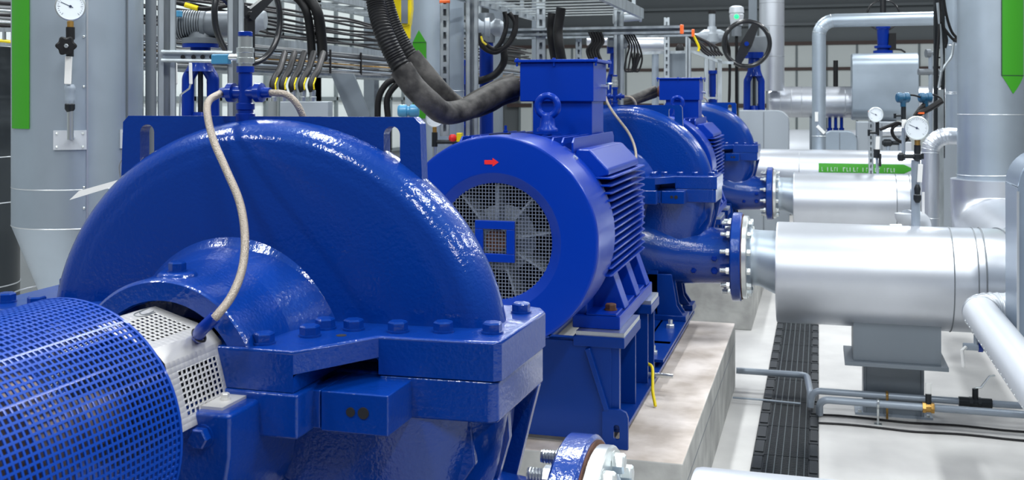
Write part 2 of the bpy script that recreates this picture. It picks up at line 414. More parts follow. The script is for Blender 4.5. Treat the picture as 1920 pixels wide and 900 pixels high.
    for sgn in (1,):
        rs = []
        for r, y in [(.05, -.20), (.5, -.20), (.8, -.17), (.95, -.11), (1, -.04), (1, .04), (.95, .11), (.8, .17), (.5, .20), (.05, .20)]:
            rs.append([(XC+.0+r*.535*math.copysign(abs(math.cos(PI*i/n))**.8, math.cos(PI*i/n)), YC+y, 1.25-r*.50*abs(math.sin(PI*i/n))**.85) for i in range(n+1)])
        b.rings(rs)
    b.build('lower_casing', 'cast_blue', t, smooth=50)
    for s in (1, -1):
        mx = lambda x: x if s == 1 else 2*AX-x
        b = MB(); rs = []
        for x, zc, ry, rz in ((-.45, .868, .16, .16), (-.56, .868, .163, .163), (-.68, .872, .175, .172), (-.80, .885, .205, .188), (-.92, .905, .245, .215), (-1.04, .93, .275, .245), (-1.18, .94, .28, .255)):
            rs.append([(mx(x), YC+ry*math.cos(2*PI*k/48), zc+rz*math.sin(2*PI*k/48)) for k in range(48)])
        b.rings(rs); b.build('suction_branch' if s == 1 else 'discharge_branch', 'cast_blue', t, smooth=60)
        b = MB().lathe((mx(-.488), YC, .868), (s, 0, 0), [(0, .252), (.006, .260), (.052, .260), (.058, .254)], 64); b.m = 0
        fl = b.build('branch_flange', 'cast_blue', t, smooth=30)
        b = MB().cyl((mx(-.4305), YC, .868), (mx(-.428), YC, .868), .250, 64); b.build('raised_face', 'rust', fl)
        # ribs under the split flange
        b = MB().prism([(mx(-.60), 1.20), (mx(-.595), 1.12), (mx(-.635), .98), (mx(-.72), .98), (mx(-.75), 1.20)], YC-.012, YC+.012, 'y')
        b.prism([(mx(-.563), 1.20), (mx(-.58), 1.135), (mx(-.615), .99), (mx(-.64), .93), (mx(-.85), .93), (mx(-.85), 1.20)], YC+.10, YC+.125, 'y')
        b.prism([(mx(-.64), 1.20), (mx(-.63), 1.10), (mx(-.70), 1.0), (mx(-.85), .95), (mx(-.85), 1.20)], YC-.125, YC-.105, 'y')
        b.build('rib', 'cast_blue', t, bevel=.003)
        for y_ in (-.22, .12):      # feet
            b = MB().box((mx(-.92), YC+y_-.02, .515), (mx(-.735), YC+y_+.14, .545))
            b.prism([(mx(-.91), .54), (mx(-.75), .54), (mx(-.79), .60), (mx(-.82), .78), (mx(-.98), .78)], YC+y_+.0, YC+y_+.018, 'y')
            b.prism([(mx(-.91), .54), (mx(-.75), .54), (mx(-.79), .60), (mx(-.82), .78), (mx(-.98), .78)], YC+y_+.10, YC+y_+.118, 'y')
            b.box((mx(-.96), YC+y_, .52), (mx(-.90), YC+y_+.118, .80))
            ft = b.build('foot', 'frame_blue', t, bevel=.003)
            bolt(ft, (mx(-.80), YC+y_+.06, .545), (0, 0, 1), .018, .016, 'zinc')
    for z_, x_, r_ in ((.80, -.58, .016), (.875, -.58, .013), (.80, -.70, .014)):
        ang = math.asin((z_-.868)/.175); b = MB(); yy = YC-.170*math.cos(ang)
        b.hexn((x_, yy+.01, z_), (0, -1, 0), r_*1.3, .022).cyl((x_, yy-.01, z_), (x_, yy-.024, z_), r_*.6, 12); b.build('drain_plug', 'valve_blue', t)
    # vent cross with ball valve and braided flush hoses
    vx, vy, vz = AX-.02, YC, 1.755
    b = MB().lathe((vx, vy, vz), (0, 0, 1), [(-.01, .021), (.012, .021), (.014, .017), (.02, .017), (.022, .020), (.034, .020), (.036, .015), (.10, .015), (.102, .019), (.115, .019)], 24)
    for s in (-1, 1):
        b.lathe((vx, vy, vz+.058), (s, 0, 0), [(0, .014), (.026, .014), (.027, .021), (.040, .021), (.042, .012), (.060, .011)], 20)
    vc = b.build('vent_cross', 'valve_blue', t)
    b = MB().lathe((vx, vy, vz+.113), (0, 0, 1), [(0, .015), (.008, .015), (.009, .019), (.020, .019), (.021, .0175), (.031, .0175), (.032, .019), (.042, .019), (.043, .0155), (.068, .0155)], 24)
    b.cyl((vx, vy, vz+.135), (vx-.038, vy, vz+.135), .007)
    bv = b.build('ball_valve', 'zinc', t)
    b = MB().box((vx-.080, vy-.008, vz+.120), (vx-.038, vy+.008, vz+.142)); b.build('lever', 'light_blue', bv, bevel=.003)
    b = MB().lathe((vx, vy, vz+.179), (0, 0, 1), [(0, .0155), (.010, .0155), (.011, .014)], 24); b.build('cap', 'valve_blue', bv)
    hp = spline([(vx-.058, vy, vz+.058), P(392, 189, 2.24), P(389, 215, 2.2), P(400, 262, 2.15), P(424, 318, 2.10), P(449, 378, 2.05), P(459, 440, 2.0), P(455, 500, 1.95), P(436, 552, 1.90), P(408, 590, 1.86), P(391, 606, 1.858)], 8)
    b = MB().tube(hp, .0078, 12); b.build('braided_hose', 'braid', t, smooth=60)
    b = MB().tube([P(403, 595, 1.86), P(388, 609, 1.86), P(378, 618, 1.865), P(372, 628, 1.88), P(371, 634, 1.92)], .0115, 14); b.build('hose_elbow', 'valve_blue', t)
    b = MB().torus(P(373, 629, 1.885), (V((AX, P(373, 629, 1.885).y, AZ))-P(373, 629, 1.885)), .0135, .0025, 20, 6); b.build('grommet', 'rubber', t)
    hp = spline([(vx+.058, vy, vz+.058), (vx+.10, vy+.01, vz+.050), (vx+.125, vy+.03, vz+.0), (vx+.13, vy+.12, 1.60), (vx+.12, vy+.20, 1.50), (AX+.05, YC+.34, 1.40)], 8)
    b = MB().tube(hp, .0075, 12); b.build('braided_hose', 'braid', t, smooth=60)
    return t
pump = make_pump()

# studs and nuts of the pipe flange belong to the pump branch
def flange_bolts(t, x0, x1, Y, zc, R, n, s, mat_='zinc', ph=0., nr=.0205):
    for k in range(n):
        a = 2*PI*(k+.5)/n+ph; y, z = Y+R*math.cos(a), zc+R*math.sin(a)
        b = MB(); pr = []; xx = x0
        L = abs(x1-x0)
        b.cyl((x0, y, z), (x1, y, z), .0125, 12)
        # thread crests on the free end
        for i in range(5): b.lathe((x0+s*(.003+i*.006), y, z), (s, 0, 0), [(0, .0125), (.002, .0142), (.004, .0125)], 12, cap=False)
        b.hexn((x0+s*.034, y, z), (s, 0, 0), nr, .020)
        b.lathe((x1-s*.022, y, z), (s, 0, 0), [(0, nr*1.18), (.003, nr*1.18)], 16)
        b.hexn((x1-s*.019, y, z), (s, 0, 0), nr, .022)
        b.build('stud_bolt', mat_, t, smooth=25)
flange_bolts(pump, -.545, -.375, YC, .868, .208, 12, 1)

pump2 = dup(pump, (0, PITCH, 0), 'blue water pump in the middle, behind the large finned motor')
pump3 = dup(pump, (0, 2*PITCH, 0), 'farthest blue water pump, small beside the grey boxed valve')

# ------------------------------------------------------------------ insulated suction pipes (start at the grey flange)
def suction_pipe(k, label, bend):
    Y = YC+k*PITCH
    t = thing('insulated_pipe', (-.235, Y, .79), label, 'pipe', 'insulated suction pipes of the pumps')
    b = MB().lathe((-.428, Y, .868), (1, 0, 0), [(0, .238), (.004, .242), (.028, .242), (.032, .238)], 56); b.build('pipe_flange', 'zinc', t, smooth=30)
    rs = []
    for x, zc, r in ((-.40, .868, .200), (-.385, .868, .175), (-.37, .868, .163), (-.33, .865, .163), (-.25, .845, .182), (-.22, .84, .185)):
        rs.append([(x, Y+r*math.cos(2*PI*i/48), zc+r*math.sin(2*PI*i/48)) for i in range(48)])
    b = MB().rings(rs); b.build('reducer', 'cladding_grey', t, smooth=50)
    R = .288; z = .79
    end = .86
    b = MB().lathe((-.235, Y, z), (1, 0, 0), [(0, R-.03), (0.002, R), (.012, R+.002), (end+.235, R)], 72); 
    b.build('cladding', 'cladding', t, smooth=30)
    b = MB()
    for x in (.82, .70): b.torus((x, Y, z), (1, 0, 0), R+.001, .0035, 72, 6)
    b.build('seam', 'seam_dark', t)
    if bend:
        path = [V((end, Y, z))]; rad = .38; m = 6; b = MB(); sm = MB()
        for i in range(m+1):
            a = PI/2*i/m; path.append(V((end+rad*math.sin(a), Y+rad*(1-math.cos(a)), z)))
        path += fillet([path[-1], V((end+rad, 8.62, z)), V((end+rad, 8.62, 1.2))], .30, 6)[1:]
        b.tube([V((end-.08, Y, z))]+path[1:], R, 72); b.build('elbow', 'cladding', t, smooth=25)
        for i in range(m+1):
            a = PI/2*i/m; sm.torus(path[1+i], (math.cos(a), math.sin(a), 0), R+.002, .0045, 64, 6)
        sm.build('elbow_seam', 'seam_dark', t)
    return t
suction_pipe(0, 'silver insulated pipe end cut by the bottom edge, beside the flange bolts', False)
suction_pipe(1, 'large silver insulated pipe across the right half, running from the middle pump', True)
suction_pipe(2, 'silver insulated pipe of the farthest pump, behind the large one', False)

# ------------------------------------------------------------------ perforated coupling guards
def make_guard():
    t = thing('coupling_guard', (AX, 1.1, AZ), 'blue perforated cylinder guard in the lower left corner', 'guard', 'perforated coupling guards')
    g = MB(); R = .213; na, nl = 116, 66; y0, y1 = .70, 1.462
    for i in range(na):
        for j in range(nl):
            a0, a1 = 2*PI*i/na, 2*PI*(i+1)/na; ya, yb = y0+(y1-y0)*j/nl, y0+(y1-y0)*(j+1)/nl; ha = (a1-a0)*.17; hy = (yb-ya)*.17
            def q(a, y): return (AX+R*math.cos(a), y, AZ+R*math.sin(a))
            g.add([q(a0, ya), q(a1, ya), q(a1, yb), q(a0, yb), q(a0+ha, ya+hy), q(a1-ha, ya+hy), q(a1-ha, yb-hy), q(a0+ha, yb-hy)],
                  [(0, 1, 5, 4), (1, 2, 6, 5), (2, 3, 7, 6), (3, 0, 4, 7)])
    g.build('perforated_sheet', 'mesh_blue', t, smooth=0, solid=.0022)
    for y in (y0, y1):
        b = MB(); b.lathe((AX, y-.003, AZ), (0, 1, 0), [(0, R-.003), (0, R+.002), (.006, R+.002), (.006, R-.003), (0, R-.003)], 80, cap=False)
        b.build('rim', 'mesh_blue', t)
    b = MB().lathe((AX, .70, AZ), (0, 1, 0), [(0, .05), (.12, .05), (.12, .13), (.20, .13), (.21, .09), (.30, .09), (.31, .15), (.34, .15), (.35, .10), (.52, .10), (.53, .15), (.60, .15), (.61, .09), (.68, .08), (.75, .06)], 40)
    b.build('shaft_coupling', 'shaft_steel', t)
    return t
guard = make_guard()
dup(guard, (0, PITCH, 0), 'perforated coupling guard hidden between the middle motor and its pump')

# ------------------------------------------------------------------ electric motor (authored at the middle unit)
def arc(cx, cz, r, a0, a1, n=24): return [(cx+r*math.cos(a0+(a1-a0)*i/n), cz+r*math.sin(a0+(a1-a0)*i/n)) for i in range(n+1)]
def make_motor():
    t = thing('electric_motor', (AX, 4.6, .85), 'large blue finned motor with round grille and red arrow in the centre', 'motor', 'blue finned motors')
    R = .400; yf = 3.83; rg = .222
    b = MB().lathe((AX, yf, AZ), (0, 1, 0), [(.030, rg-.004), (.022, rg), (.012, .243), (.003, .256), (0, .262), (0, R-.014), (.004, R-.004), (.014, R), (.33, R), (.335, R-.004), (.335, R-.02), (.10, R-.02)], 120, cap=False)
    fc = b.build('fan_cover', 'motor_blue', t, smooth=40)
    # square weave grille
    b = MB(); n = 34
    for i in range(n+1):
        c = -rg+2*rg*i/n; h = math.sqrt(max(0, rg*rg-c*c))
        if h > .02:
            b.box((AX+c-.0012, yf+.024, AZ-h), (AX+c+.0012, yf+.0265, AZ+h))
            b.box((AX-h, yf+.0255, AZ+c-.0012), (AX+h, yf+.028, AZ+c+.0012))
    b.build('grille', 'wire_mesh', t, smooth=0)
    # square hollow frame on the grille
    b = MB(); a, c = .078, .046
    for q in ((-a, -a, a, -c), (-a, c, a, a), (-a, -c, -c, c), (c, -c, a, c)): b.box((AX+q[0], yf+.010, AZ+q[1]), (AX+q[2], yf+.023, AZ+q[3]))
    b.build('grille_frame', 'motor_blue', t, bevel=.003)
    b = MB().lathe((AX, yf+.11, AZ), (0, 1, 0), [(-.06, .0), (-.06, .045), (0, .055), (.02, .13), (.03, .13)], 40); fan = b.build('fan_hub', 'fan_grey', t)
    b = MB().cyl((AX, yf+.032, AZ), (AX, yf+.05, AZ), .043, 30); b.build('shaft_end', 'rust', fan)
    for k in range(9):
        a = 2*PI*k/9+.17; ca, sa = math.cos(a), math.sin(a)
        b = MB(); th = .004; nx, nz = -sa, ca; vs = []
        for r, y, w in ((.05, .045, 0), (.30, .045, 0)):
            for dy in (0, .16):
                for s in (-1, 1): vs.append((AX+ca*r+nx*th*s, yf+y+dy, AZ+sa*r+nz*th*s))
        b.add(vs, [(0, 1, 3, 2), (4, 6, 7, 5), (0, 4, 5, 1), (2, 3, 7, 6), (0, 2, 6, 4), (1, 5, 7, 3)]); b.build('fan_blade', 'fan_grey', fan)
    b = MB().cyl((AX, yf+.22, AZ), (AX, yf+.24, AZ), R-.022, 60); b.build('fan_shroud_back', 'iron_black', t)  # black instead of blue, paints the shade seen between the fan blades
    # red rotation arrow
    q = V(P(915, 305, 3.98)); zc = 1.8-(305-185)*3.98/2000; xc = q.x+.005
    b = MB().prism([(xc-.028, zc-.008), (xc+.004, zc-.008), (xc+.004, zc-.016), (xc+.028, zc), (xc+.004, zc+.016), (xc+.004, zc+.008), (xc-.028, zc+.008)], yf-.0016, yf-.0002, 'y')
    b.build('rotation_arrow', 'red', t, label='red rotation arrow')
    # screw and black strip on the cover rim
    a = math.radians(50); b = MB().cyl((AX+R*math.cos(a)*.995, yf+.25, AZ+R*math.sin(a)*.995), (AX+(R+.006)*math.cos(a), yf+.25, AZ+(R+.006)*math.sin(a)), .012, 12); b.build('cover_screw', 'zinc', t)
    b = MB().bar((AX-.06, yf+.15, AZ+R-.003), (AX+.02, yf+.15, AZ+R+.002), .03, .006); b.build('black_strip', 'rubber', t)
    # stator frame
    y0, y1 = 4.13, 5.0
    b = MB().lathe((AX, y0, AZ), (0, 1, 0), [(0, .33), (y1-y0, .33), (y1-y0+.03, .37), (y1-y0+.075, .37), (y1-y0+.08, .30), (y1-y0+.12, .15), (y1-y0+.13, .10)], 64)
    b.build('stator_frame', 'motor_blue', t)
    b = MB()
    for i in range(14):
        z = 1.487-i*.0295
        for s in (1, -1): b.prism([(AX+s*.20, y0), (AX+s*.385, y0), (AX+s*.393, y0+.02), (AX+s*.393, y1-.04), (AX+s*.375, y1), (AX+s*.20, y1)], z-.004, z+.004)
    b.build('side_fins', 'motor_blue', t, bevel=.0015, seg=1)
    b = MB()
    for i in range(12):
        x = AX-.235+i*.0427; b.prism([(y0, 1.50), (y0, 1.625), (y0+.03, 1.645), (y1-.03, 1.645), (y1, 1.625), (y1, 1.50)], x-.004, x+.004, 'x')
    b.build('top_fins', 'motor_blue', t, bevel=.0015, seg=1)
    for s in (1, -1):      # sloping corner pads between top and side fins
        b = MB().prism([(AX+s*.19, 1.50), (AX+s*.25, 1.60), (AX+s*.30, 1.598), (AX+s*.375, 1.52), (AX+s*.378, 1.497), (AX+s*.20, 1.45)], y0+.02, y1-.12, 'y')
        b.build('corner_pad', 'motor_blue', t, bevel=.008)
        # feet and gussets
        b = MB().box((AX+s*.20, 4.28, .860), (AX+s*.398, 5.15, .915)).box((AX+s*.255, 4.28, .915), (AX+s*.385, 5.15, .925))
        b.build('foot', 'motor_blue', t, bevel=.006)
        for y in (4.42, 4.72, 5.0):
            b = MB().prism([(AX+s*.20, 1.12), (AX+s*.33, 1.10), (AX+s*.395, .92), (AX+s*.26, .92)] if s == 1 else [(AX-.20, 1.12), (AX-.26, .92), (AX-.395, .92), (AX-.33, 1.10)], y, y+.10, 'y')
            b.build('foot_gusset', 'motor_blue', t, bevel=.004)
        bolt(t, (AX+s*.345, 4.36, .925), (0, 0, 1), .024, .022, 'rust')
        bolt(t, (AX+s*.345, 5.12, .925), (0, 0, 1), .022, .02, 'rust')
    b = MB().box((AX-.26, 4.30, .90), (AX+.26, 5.0, .98)); b.build('belly', 'motor_blue', t, bevel=.01)
    # terminal box
    xa, xb, ya, yb = -1.292, -.955, 4.62, 4.92
    b = MB().box((xa+.055, ya+.02, 1.60), (xb-.01, yb-.02, 1.80)); b.build('terminal_neck', 'motor_blue', t, bevel=.004)
    b = MB().box((xa, ya, 1.787), (xb, yb, 1.962)); tb = b.build('terminal_box', 'motor_blue', t, bevel=.005)
    b = MB().box((xa-.022, ya-.015, 1.962), (xb+.022, yb+.015, 1.975)); b.build('terminal_lid', 'motor_blue', tb, bevel=.003)
    for x in (xa-.012, AX+.04, xb+.012):
        for y in (ya-.004, yb+.004): b = MB().hexn((x, y, 1.975), (0, 0, 1), .008, .006).cyl((x, y, 1.945), (x, y, 1.965), .005, 8); b.build('lid_screw', 'motor_blue', tb)
    b = MB().lathe((xa-.002, 4.77, 1.862), (1, 0, 0), [(-.03, .045), (0, .055), (.004, .055)], 20); b.build('cable_entry', 'rust', tb)
    b = MB().cyl((xb, 4.80, 1.855), (xb+.03, 4.80, 1.855), .010, 12).cyl((xb+.024, 4.80, 1.855), (xb+.034, 4.80, 1.855), .015, 12); b.build('earth_screw', 'zinc', tb)
    # lifting eye
    b = MB().torus((-1.115, 4.43, 1.768), (0, 1, 0), .044, .0155, 40, 14).lathe((-1.115, 4.43, 1.66), (0, 0, 1), [(0, .045), (.012, .045), (.02, .034), (.05, .030), (.068, .026)], 24)
    b.build('lifting_eye', 'motor_blue', t, smooth=60)
    b = MB().lathe((-1.235, 4.20, 1.64), (0, 0, 1), [(0, .010), (.03, .010), (.031, .006), (.05, .006)], 12); b.build('grease_nipple', 'valve_blue', t)
    return t
motor = make_motor()
dup(motor, (0, PITCH, 0), 'smaller looking blue finned motor between the middle and farthest pumps')

def make_frame():
    t = thing('base_frame', (AX, 5.4, .44), 'welded blue base frame under the central motor and middle pump', 'frame', 'welded machine base frames')
    b = MB().box((-1.56, 4.222, .425), (-.80, 4.24, .82)); b.build('end_plate', 'frame_blue', t, bevel=.002)
    for s in (1, -1):
        mx = lambda x: x if s == 1 else 2*AX-x
        b = MB().box((mx(-.92), 4.24, .458), (mx(-.745), 6.72, .474)).box((mx(-.88), 4.24, .474), (mx(-.865), 6.72, .80 if False else .515)).box((mx(-.95), 5.25, .50), (mx(-.735), 6.72, .515))
        b.build('long_rail', 'frame_blue', t, bevel=.002)
        b = MB().box((mx(-.885), 4.25, .474), (mx(-.870), 5.2, .80)); b.build('web_plate', 'frame_blue', t)
        b = MB().box((mx(-.905), 4.228, .474), (mx(-.768), 4.252, .80)).box((mx(-.80), 4.25, .474), (mx(-.768), 4.262, .80)); b.build('corner_post', 'frame_blue', t, bevel=.003)
        for y in (4.60, 4.95, 5.14): b = MB().box((mx(-.88), y, .474), (mx(-.765), y+.018, .80)); b.build('stiffener', 'frame_blue', t, bevel=.002)
        for y0, y1 in ((4.215, 4.62), (4.93, 5.18)):
            b = MB().box((mx(-.955), y0, .80), (mx(-.745), y1, .842)); b.build('motor_pad', 'frame_blue', t, bevel=.003)
            b = MB().box((mx(-.945), y0+.01, .842), (mx(-.748), y1-.01, .860)); b.build('shim_plate', 'concrete_top' if False else 'zinc', t)
        b = MB().box((mx(-.92), 4.64, .785), (mx(-.80), 4.93, .80)); b.build('top_strip', 'frame_blue', t)
        b = MB().bar((mx(-.895), 4.214, .795), (mx(-.815), 4.214, .55), .022, .022, (0, 1, 0)); b.build('diagonal_brace', 'frame_blue', t, bevel=.004)
        # slotted lifting lug
        xa, xb = (-.833, -.729); zt, zb = .558, .402; cx = -.775; pts = []
        outer = [(xa, zb), (xb, zb), (xb, zt-.03), (xb-.008, zt-.01), (xb-.03, zt), (xa+.012, zt), (xa, zt-.012)]
        sl = [(cx+.0125*math.cos(a), .468+(.018 if math.sin(a) > 0 else -.018)+.0125*math.sin(a)) for a in [2*PI*(i+.5)/16 for i in range(16)]]
        outer = [(xa, zb), (xb, zb), (xb, zt-.03), (xb-.008, zt-.01), (xb-.03, zt), (xa+.012, zt), (xa, zt-.012)]
        b = MB().prism([(mx(x), z) for x, z in keyhole(outer, {4: slot_ring(cx, .468, .0125, .018)})], 4.205, 4.222, 'y')
        b.prism([(mx(x), z) for x, z in [(xa, .40), (xa+.014, .40), (xa+.014, .558), (xa, .558)]], 4.214, 4.30, 'y')
        b.build('slotted_lug', 'frame_blue', t)
        for y in (5.35, 6.0, 6.45):
            b = MB().cyl((mx(-.80), y, .40), (mx(-.80), y, .56), .012, 12).hexn((mx(-.80), y, .515), (0, 0, 1), .024, .02); b.build('anchor_bolt', 'zinc', t)
    for y in (5.6, 6.65): b = MB().box((-1.60, y, .47), (-.75, y+.05, .515)); b.build('cross_member', 'frame_blue', t)
    b = MB().cyl((-.90, 5.05, .49), (-.66, 5.05, .49), .011, 12); b.build('drain_stub', 'zinc', t)
    b = MB().tube(spline([(-.775, 4.98, .56), (-.745, 4.95, .55), (-.735, 4.90, .50), (-.728, 4.86, .46), (-.71, 4.82, .407)]), .0075, 10); b.build('earth_wire', 'yellow', t, label='yellow earthing wire')
    return t
fr = make_frame()
dup(fr, (0, PITCH, 0), 'welded blue base frame under the farther motor and farthest pump')
dup(fr, (0, -PITCH, 0), 'welded blue base frame underneath the nearest blue pump')

# ------------------------------------------------------------------ trench grating
def grate():
    t = thing('trench_grate', (-.16, 3.0, 0), 'black cast trench grate section in the floor between plinth and pipe support', 'grate', 'black trench grate sections')
    b = MB().box((-.318, 3.003, .0005), (0, 3.497, .004)); b.build('channel_bed', 'dark_void', t, smooth=0)
    for x0, x1, q in ((-.318, -.262, -.270), (-.050, 0, -.012)):
        b = MB()
        for i in range(2):
            y = 3.003+i*.247; b.box((x0, y, .001), (x1, y+.240, .012)); b.box((x0+.006, y+.03, .012), (x1-.006, y+.21, .018)); b.box((x0+.002, y+.216, .012), (x1-.002, y+.234, .020))
        b.build('edge_rail', 'iron_black', t, bevel=.002, seg=1)
    b = MB()
    for i in range(31): y = 3.006+i*.0159; b.box((-.262, y, .004), (-.050, y+.0085, .013))
    b.build('cross_bars', 'iron_black', t, smooth=0)
    b = MB()
    for i in range(6): x = -.262+.212*(i+.5)/6; b.box((x-.0022, 3.003, .004), (x+.0022, 3.497, .0165))
    b.build('long_bars', 'iron_edge', t, smooth=0)
    return t
g0 = grate()
gl = ['black trench grate section cut by the bottom edge of the photo', 'nearest whole black trench grate section with crisp slots', 'black trench grate section between the floor joint lines and the nearest whole one', 'black trench grate section under the bend of the grey floor pipe', 'black trench grate section crossed by the straight grey floor pipe',
      'black trench grate section just behind the crossing floor pipe', 'black trench grate section entering under the large silver pipe', 'last black trench grate section visible below the large silver pipe', 'black trench grate section hidden behind the large silver pipe']
g0.location.y += 1.5; g0['label'] = gl[0]; g0['group'] = 'trench grate sections'
for k in range(1, 9): dup(g0, (0, .5*k, 0), gl[k])

# ------------------------------------------------------------------ right side: support, floor pipes
t = thing('pipe_support', (.42, 6.42, 0), 'grey steel pedestal with plate carrying the large silver pipe', 'support')
b = MB().box((.245, 6.40, 0), (.262, 6.60, .315)).box((.262, 6.49, 0), (.57, 6.505, .315)).box((.553, 6.40, 0), (.57, 6.60, .315)).box((.262, 6.405, 0), (.553, 6.42, .315)); b.build('column', 'grey_paint', t, bevel=.002)
b = MB().box((.14, 6.22, .315), (.68, 6.62, .338)); b.build('bearing_plate', 'grey_paint', t, bevel=.002)
b = MB().box((.185, 6.26, .338), (.645, 6.275, .56)).box((.185, 6.275, .338), (.20, 6.565, .52)).box((.63, 6.275, .338), (.645, 6.565, .52)).box((.185, 6.565, .338), (.645, 6.58, .56)); b.build('saddle', 'grey_paint', t, bevel=.002)
b = MB().box((.20, 6.385, 0), (.615, 6.63, .012)); b.build('foot_plate', 'pipe_grey', t)
for x in (.225, .59):
    for y in (6.395, 6.62): bolt(t, (x, y, .012), (0, 0, 1), .011, .01, 'zinc')

def ballvalve(parent, x, y, z, d, white):
    b = MB().hexn((x-.03, y, z), (1, 0, 0), .030, .02).cyl((x-.02, y, z), (x+.02, y, z), .026, 16).hexn((x+.03, y, z), (-1, 0, 0), .030, .02); v = b.build('valve_body', 'brass' if white else 'iron_black', parent)
    b = MB().cyl((x, y, z), (x, y, z+.075), .016, 14); b.build('valve_stem', 'iron_black', v)
    if white: b = MB().box((x-.015, y-.006, z+.07), (x+.015, y+.006, z+.135)); b.build('lever', 'white', v, bevel=.004)
    else: b = MB().tube([(x, y, z+.078), (x+.03, y, z+.085), (x+.075, y, z+.15), (x+.10, y, z+.155)], .006, 8); b.build('lever', 'zinc', v)
    return v
t = thing('drain_pipe', (.4, 6.36, .09), 'grey thin floor pipe crossing the trench grate, bent beside it, nearer plinth', 'pipe')
pth = fillet([(-.49, 6.74, .115), (-.07, 6.74, .115), (-.045, 6.36, .105), (-.045, 6.36, .03)], .05, 6)
b = MB().tube(pth, .0195, 16); b.build('crossing_run', 'pipe_grey', t, smooth=60)
pth = fillet([(-.045, 6.36, .03), (-.035, 6.36, .125), (1.25, 6.36, .125)], .05, 6)
b = MB().tube(pth, .019, 16); b.build('long_run', 'pipe_grey', t, smooth=60)
ballvalve(t, .83, 6.36, .125, 0, False)
for q_ in (.745, .86): b = MB().cyl((q_, 6.36, .125), (q_+.055, 6.36, .125), .026, 14); b.build('union', 'iron_black', t)
b = MB().cyl((.37, 6.345, 0), (.37, 6.345, .10), .006, 8).torus((.37, 6.36, .125), (1, 0, 0), .022, .007, 20, 8); b.build('pipe_clamp', 'brass', t)
t = thing('drain_pipe', (.4, 6.22, .09), 'grey thin floor pipe with white levered brass valve, nearest of the pair', 'pipe')
pth = fillet([(.005, 6.27, .02), (.005, 6.22, .115), (1.25, 6.22, .115)], .05, 6)
b = MB().tube(pth, .020, 16); b.build('long_run', 'pipe_grey', t, smooth=60)
ballvalve(t, .575, 6.22, .115, 0, True)
b = MB().cyl((.315, 6.22, 0), (.315, 6.22, .115), .006, 8).torus((.315, 6.22, .115), (1, 0, 0), .023, .007, 20, 8).box((.295, 6.2, 0), (.335, 6.24, .004)); b.build('pipe_clamp', 'zinc', t)
for y, lb in ((6.14, 'dark thin joint line along the floor, nearer to the camera'), (6.30, 'dark thin joint line along the floor under the drain pipes')):  # thin tubes standing for the dark joint lines of the floor
    pts = [(-.0+.12*i, y+.012*math.sin(i*1.3+y)-.01*(i > 3), .007) for i in range(13)]
    tag(MB().tube(spline(pts, 4), .006, 8).build('floor_joint', 'cable_dark', smooth=60), lb, 'cable')
tag(MB().tube([(-.49, 6.45, .025), (-.33, 6.45, .025), (-.10, 6.43, .025)], .006, 8).build('thin_rod', 'pipe_grey', smooth=60), 'thin grey rod pipe over the grate below the bent floor pipe', 'rod')

# near pipe coming toward the camera
t = thing('insulated_pipe', (.80, 5.5, .75), 'white insulated pipe descending along the right edge, below the clad duct', 'pipe')
xx = .765; zz = .745; R = .083
pth = fillet([(1.25, 5.80, zz), (xx, 5.80, zz), (xx, 3.2, zz)], .13, 6)
b = MB().tube(pth, R, 36); b.build('cladding', 'white_metal', t, smooth=40)
b = MB()
for i in range(1, 8): d = (pth[i+1]-pth[i-1]).normalized(); b.torus(pth[i], d, R+.0008, .0025, 36, 6)
b.torus((.93, 5.80, zz), (1, 0, 0), R+.001, .003, 36, 6).torus((.99, 5.80, zz), (1, 0, 0), R+.001, .003, 36, 6)
b.build('seam', 'seam_metal', t)
for i in range(24):
    y = 5.62-i*.075; b = MB().ball((xx+R*.55, y, zz-R*.83), .005, 8).ball((xx-R*.95, y-.03, zz-R*.28), .004, 8); b.build('rivet', 'zinc', t)
# small lever valve next to it
t = thing('lever_valve', P(1818, 650, 5.3), 'small white levered valve under the white insulated pipe at right', 'valve')
p = P(1818, 650, 5.3)
b = MB().cyl(p+V((-.03, 0, 0)), p+V((.08, 0, 0)), .018, 14); b.build('valve_body', 'pipe_grey', t)
b = MB().cyl(p+V((.04, 0, 0)), p+V((.06, 0, 0)), .024, 14); b.build('nut', 'valve_blue', t)
b = MB().tube([p+V((-.02, -.02, 0)), p+V((-.04, -.05, -.01)), p+V((-.035, -.06, -.09))], .009, 8); b.build('lever', 'white', t)
b = MB().cyl(p+V((.03, 0, 0)), V((p.x+.03, p.y, .68)), .012, 12); b.build('spout', 'pipe_grey', t)

# clad duct at the right edge
t = thing('clad_duct', (1.1, 5.4, 0), 'tall rounded silver clad duct at the right edge of the photo', 'duct')
prof = [(.868, .46), (.868, 1.40)]+[(1.03+.162*math.cos(a), 1.40+.162*math.sin(a)) for a in [PI-(PI/2)*i/10 for i in range(11)]]+[(1.7, 1.562), (1.7, .46)]
b = MB().box((1.35, 5.35, 0), (1.5, 5.55, .47)); b.build('leg', 'grey_paint', t)
b = MB().prism(prof, 5.28, 5.62, 'y'); b.build('cladding_shell', 'duct_blue', t, smooth=30, bevel=.006)
b = MB().box((.862, 5.27, .46), (.872, 5.276, 1.38)).box((.868, 5.274, .70), (1.7, 5.279, .712)); b.build('seam', 'seam_metal', t)
t = thing('clad_pipe', (1.12, 4.98, 0), 'dark reflecting clad upright pipe cut by the right edge, before the duct', 'pipe')
b = MB().lathe((1.16, 5.0, 0), (0, 0, 1), [(.40, .19), (.41, .20), (1.20, .20), (1.32, .17), (1.42, .10)], 48); b.build('cladding', 'duct_blue', t, smooth=50)
b = MB().cyl((1.24, 5.0, 0), (1.24, 5.0, .42), .05, 16); b.build('leg', 'grey_paint', t)
b = MB()
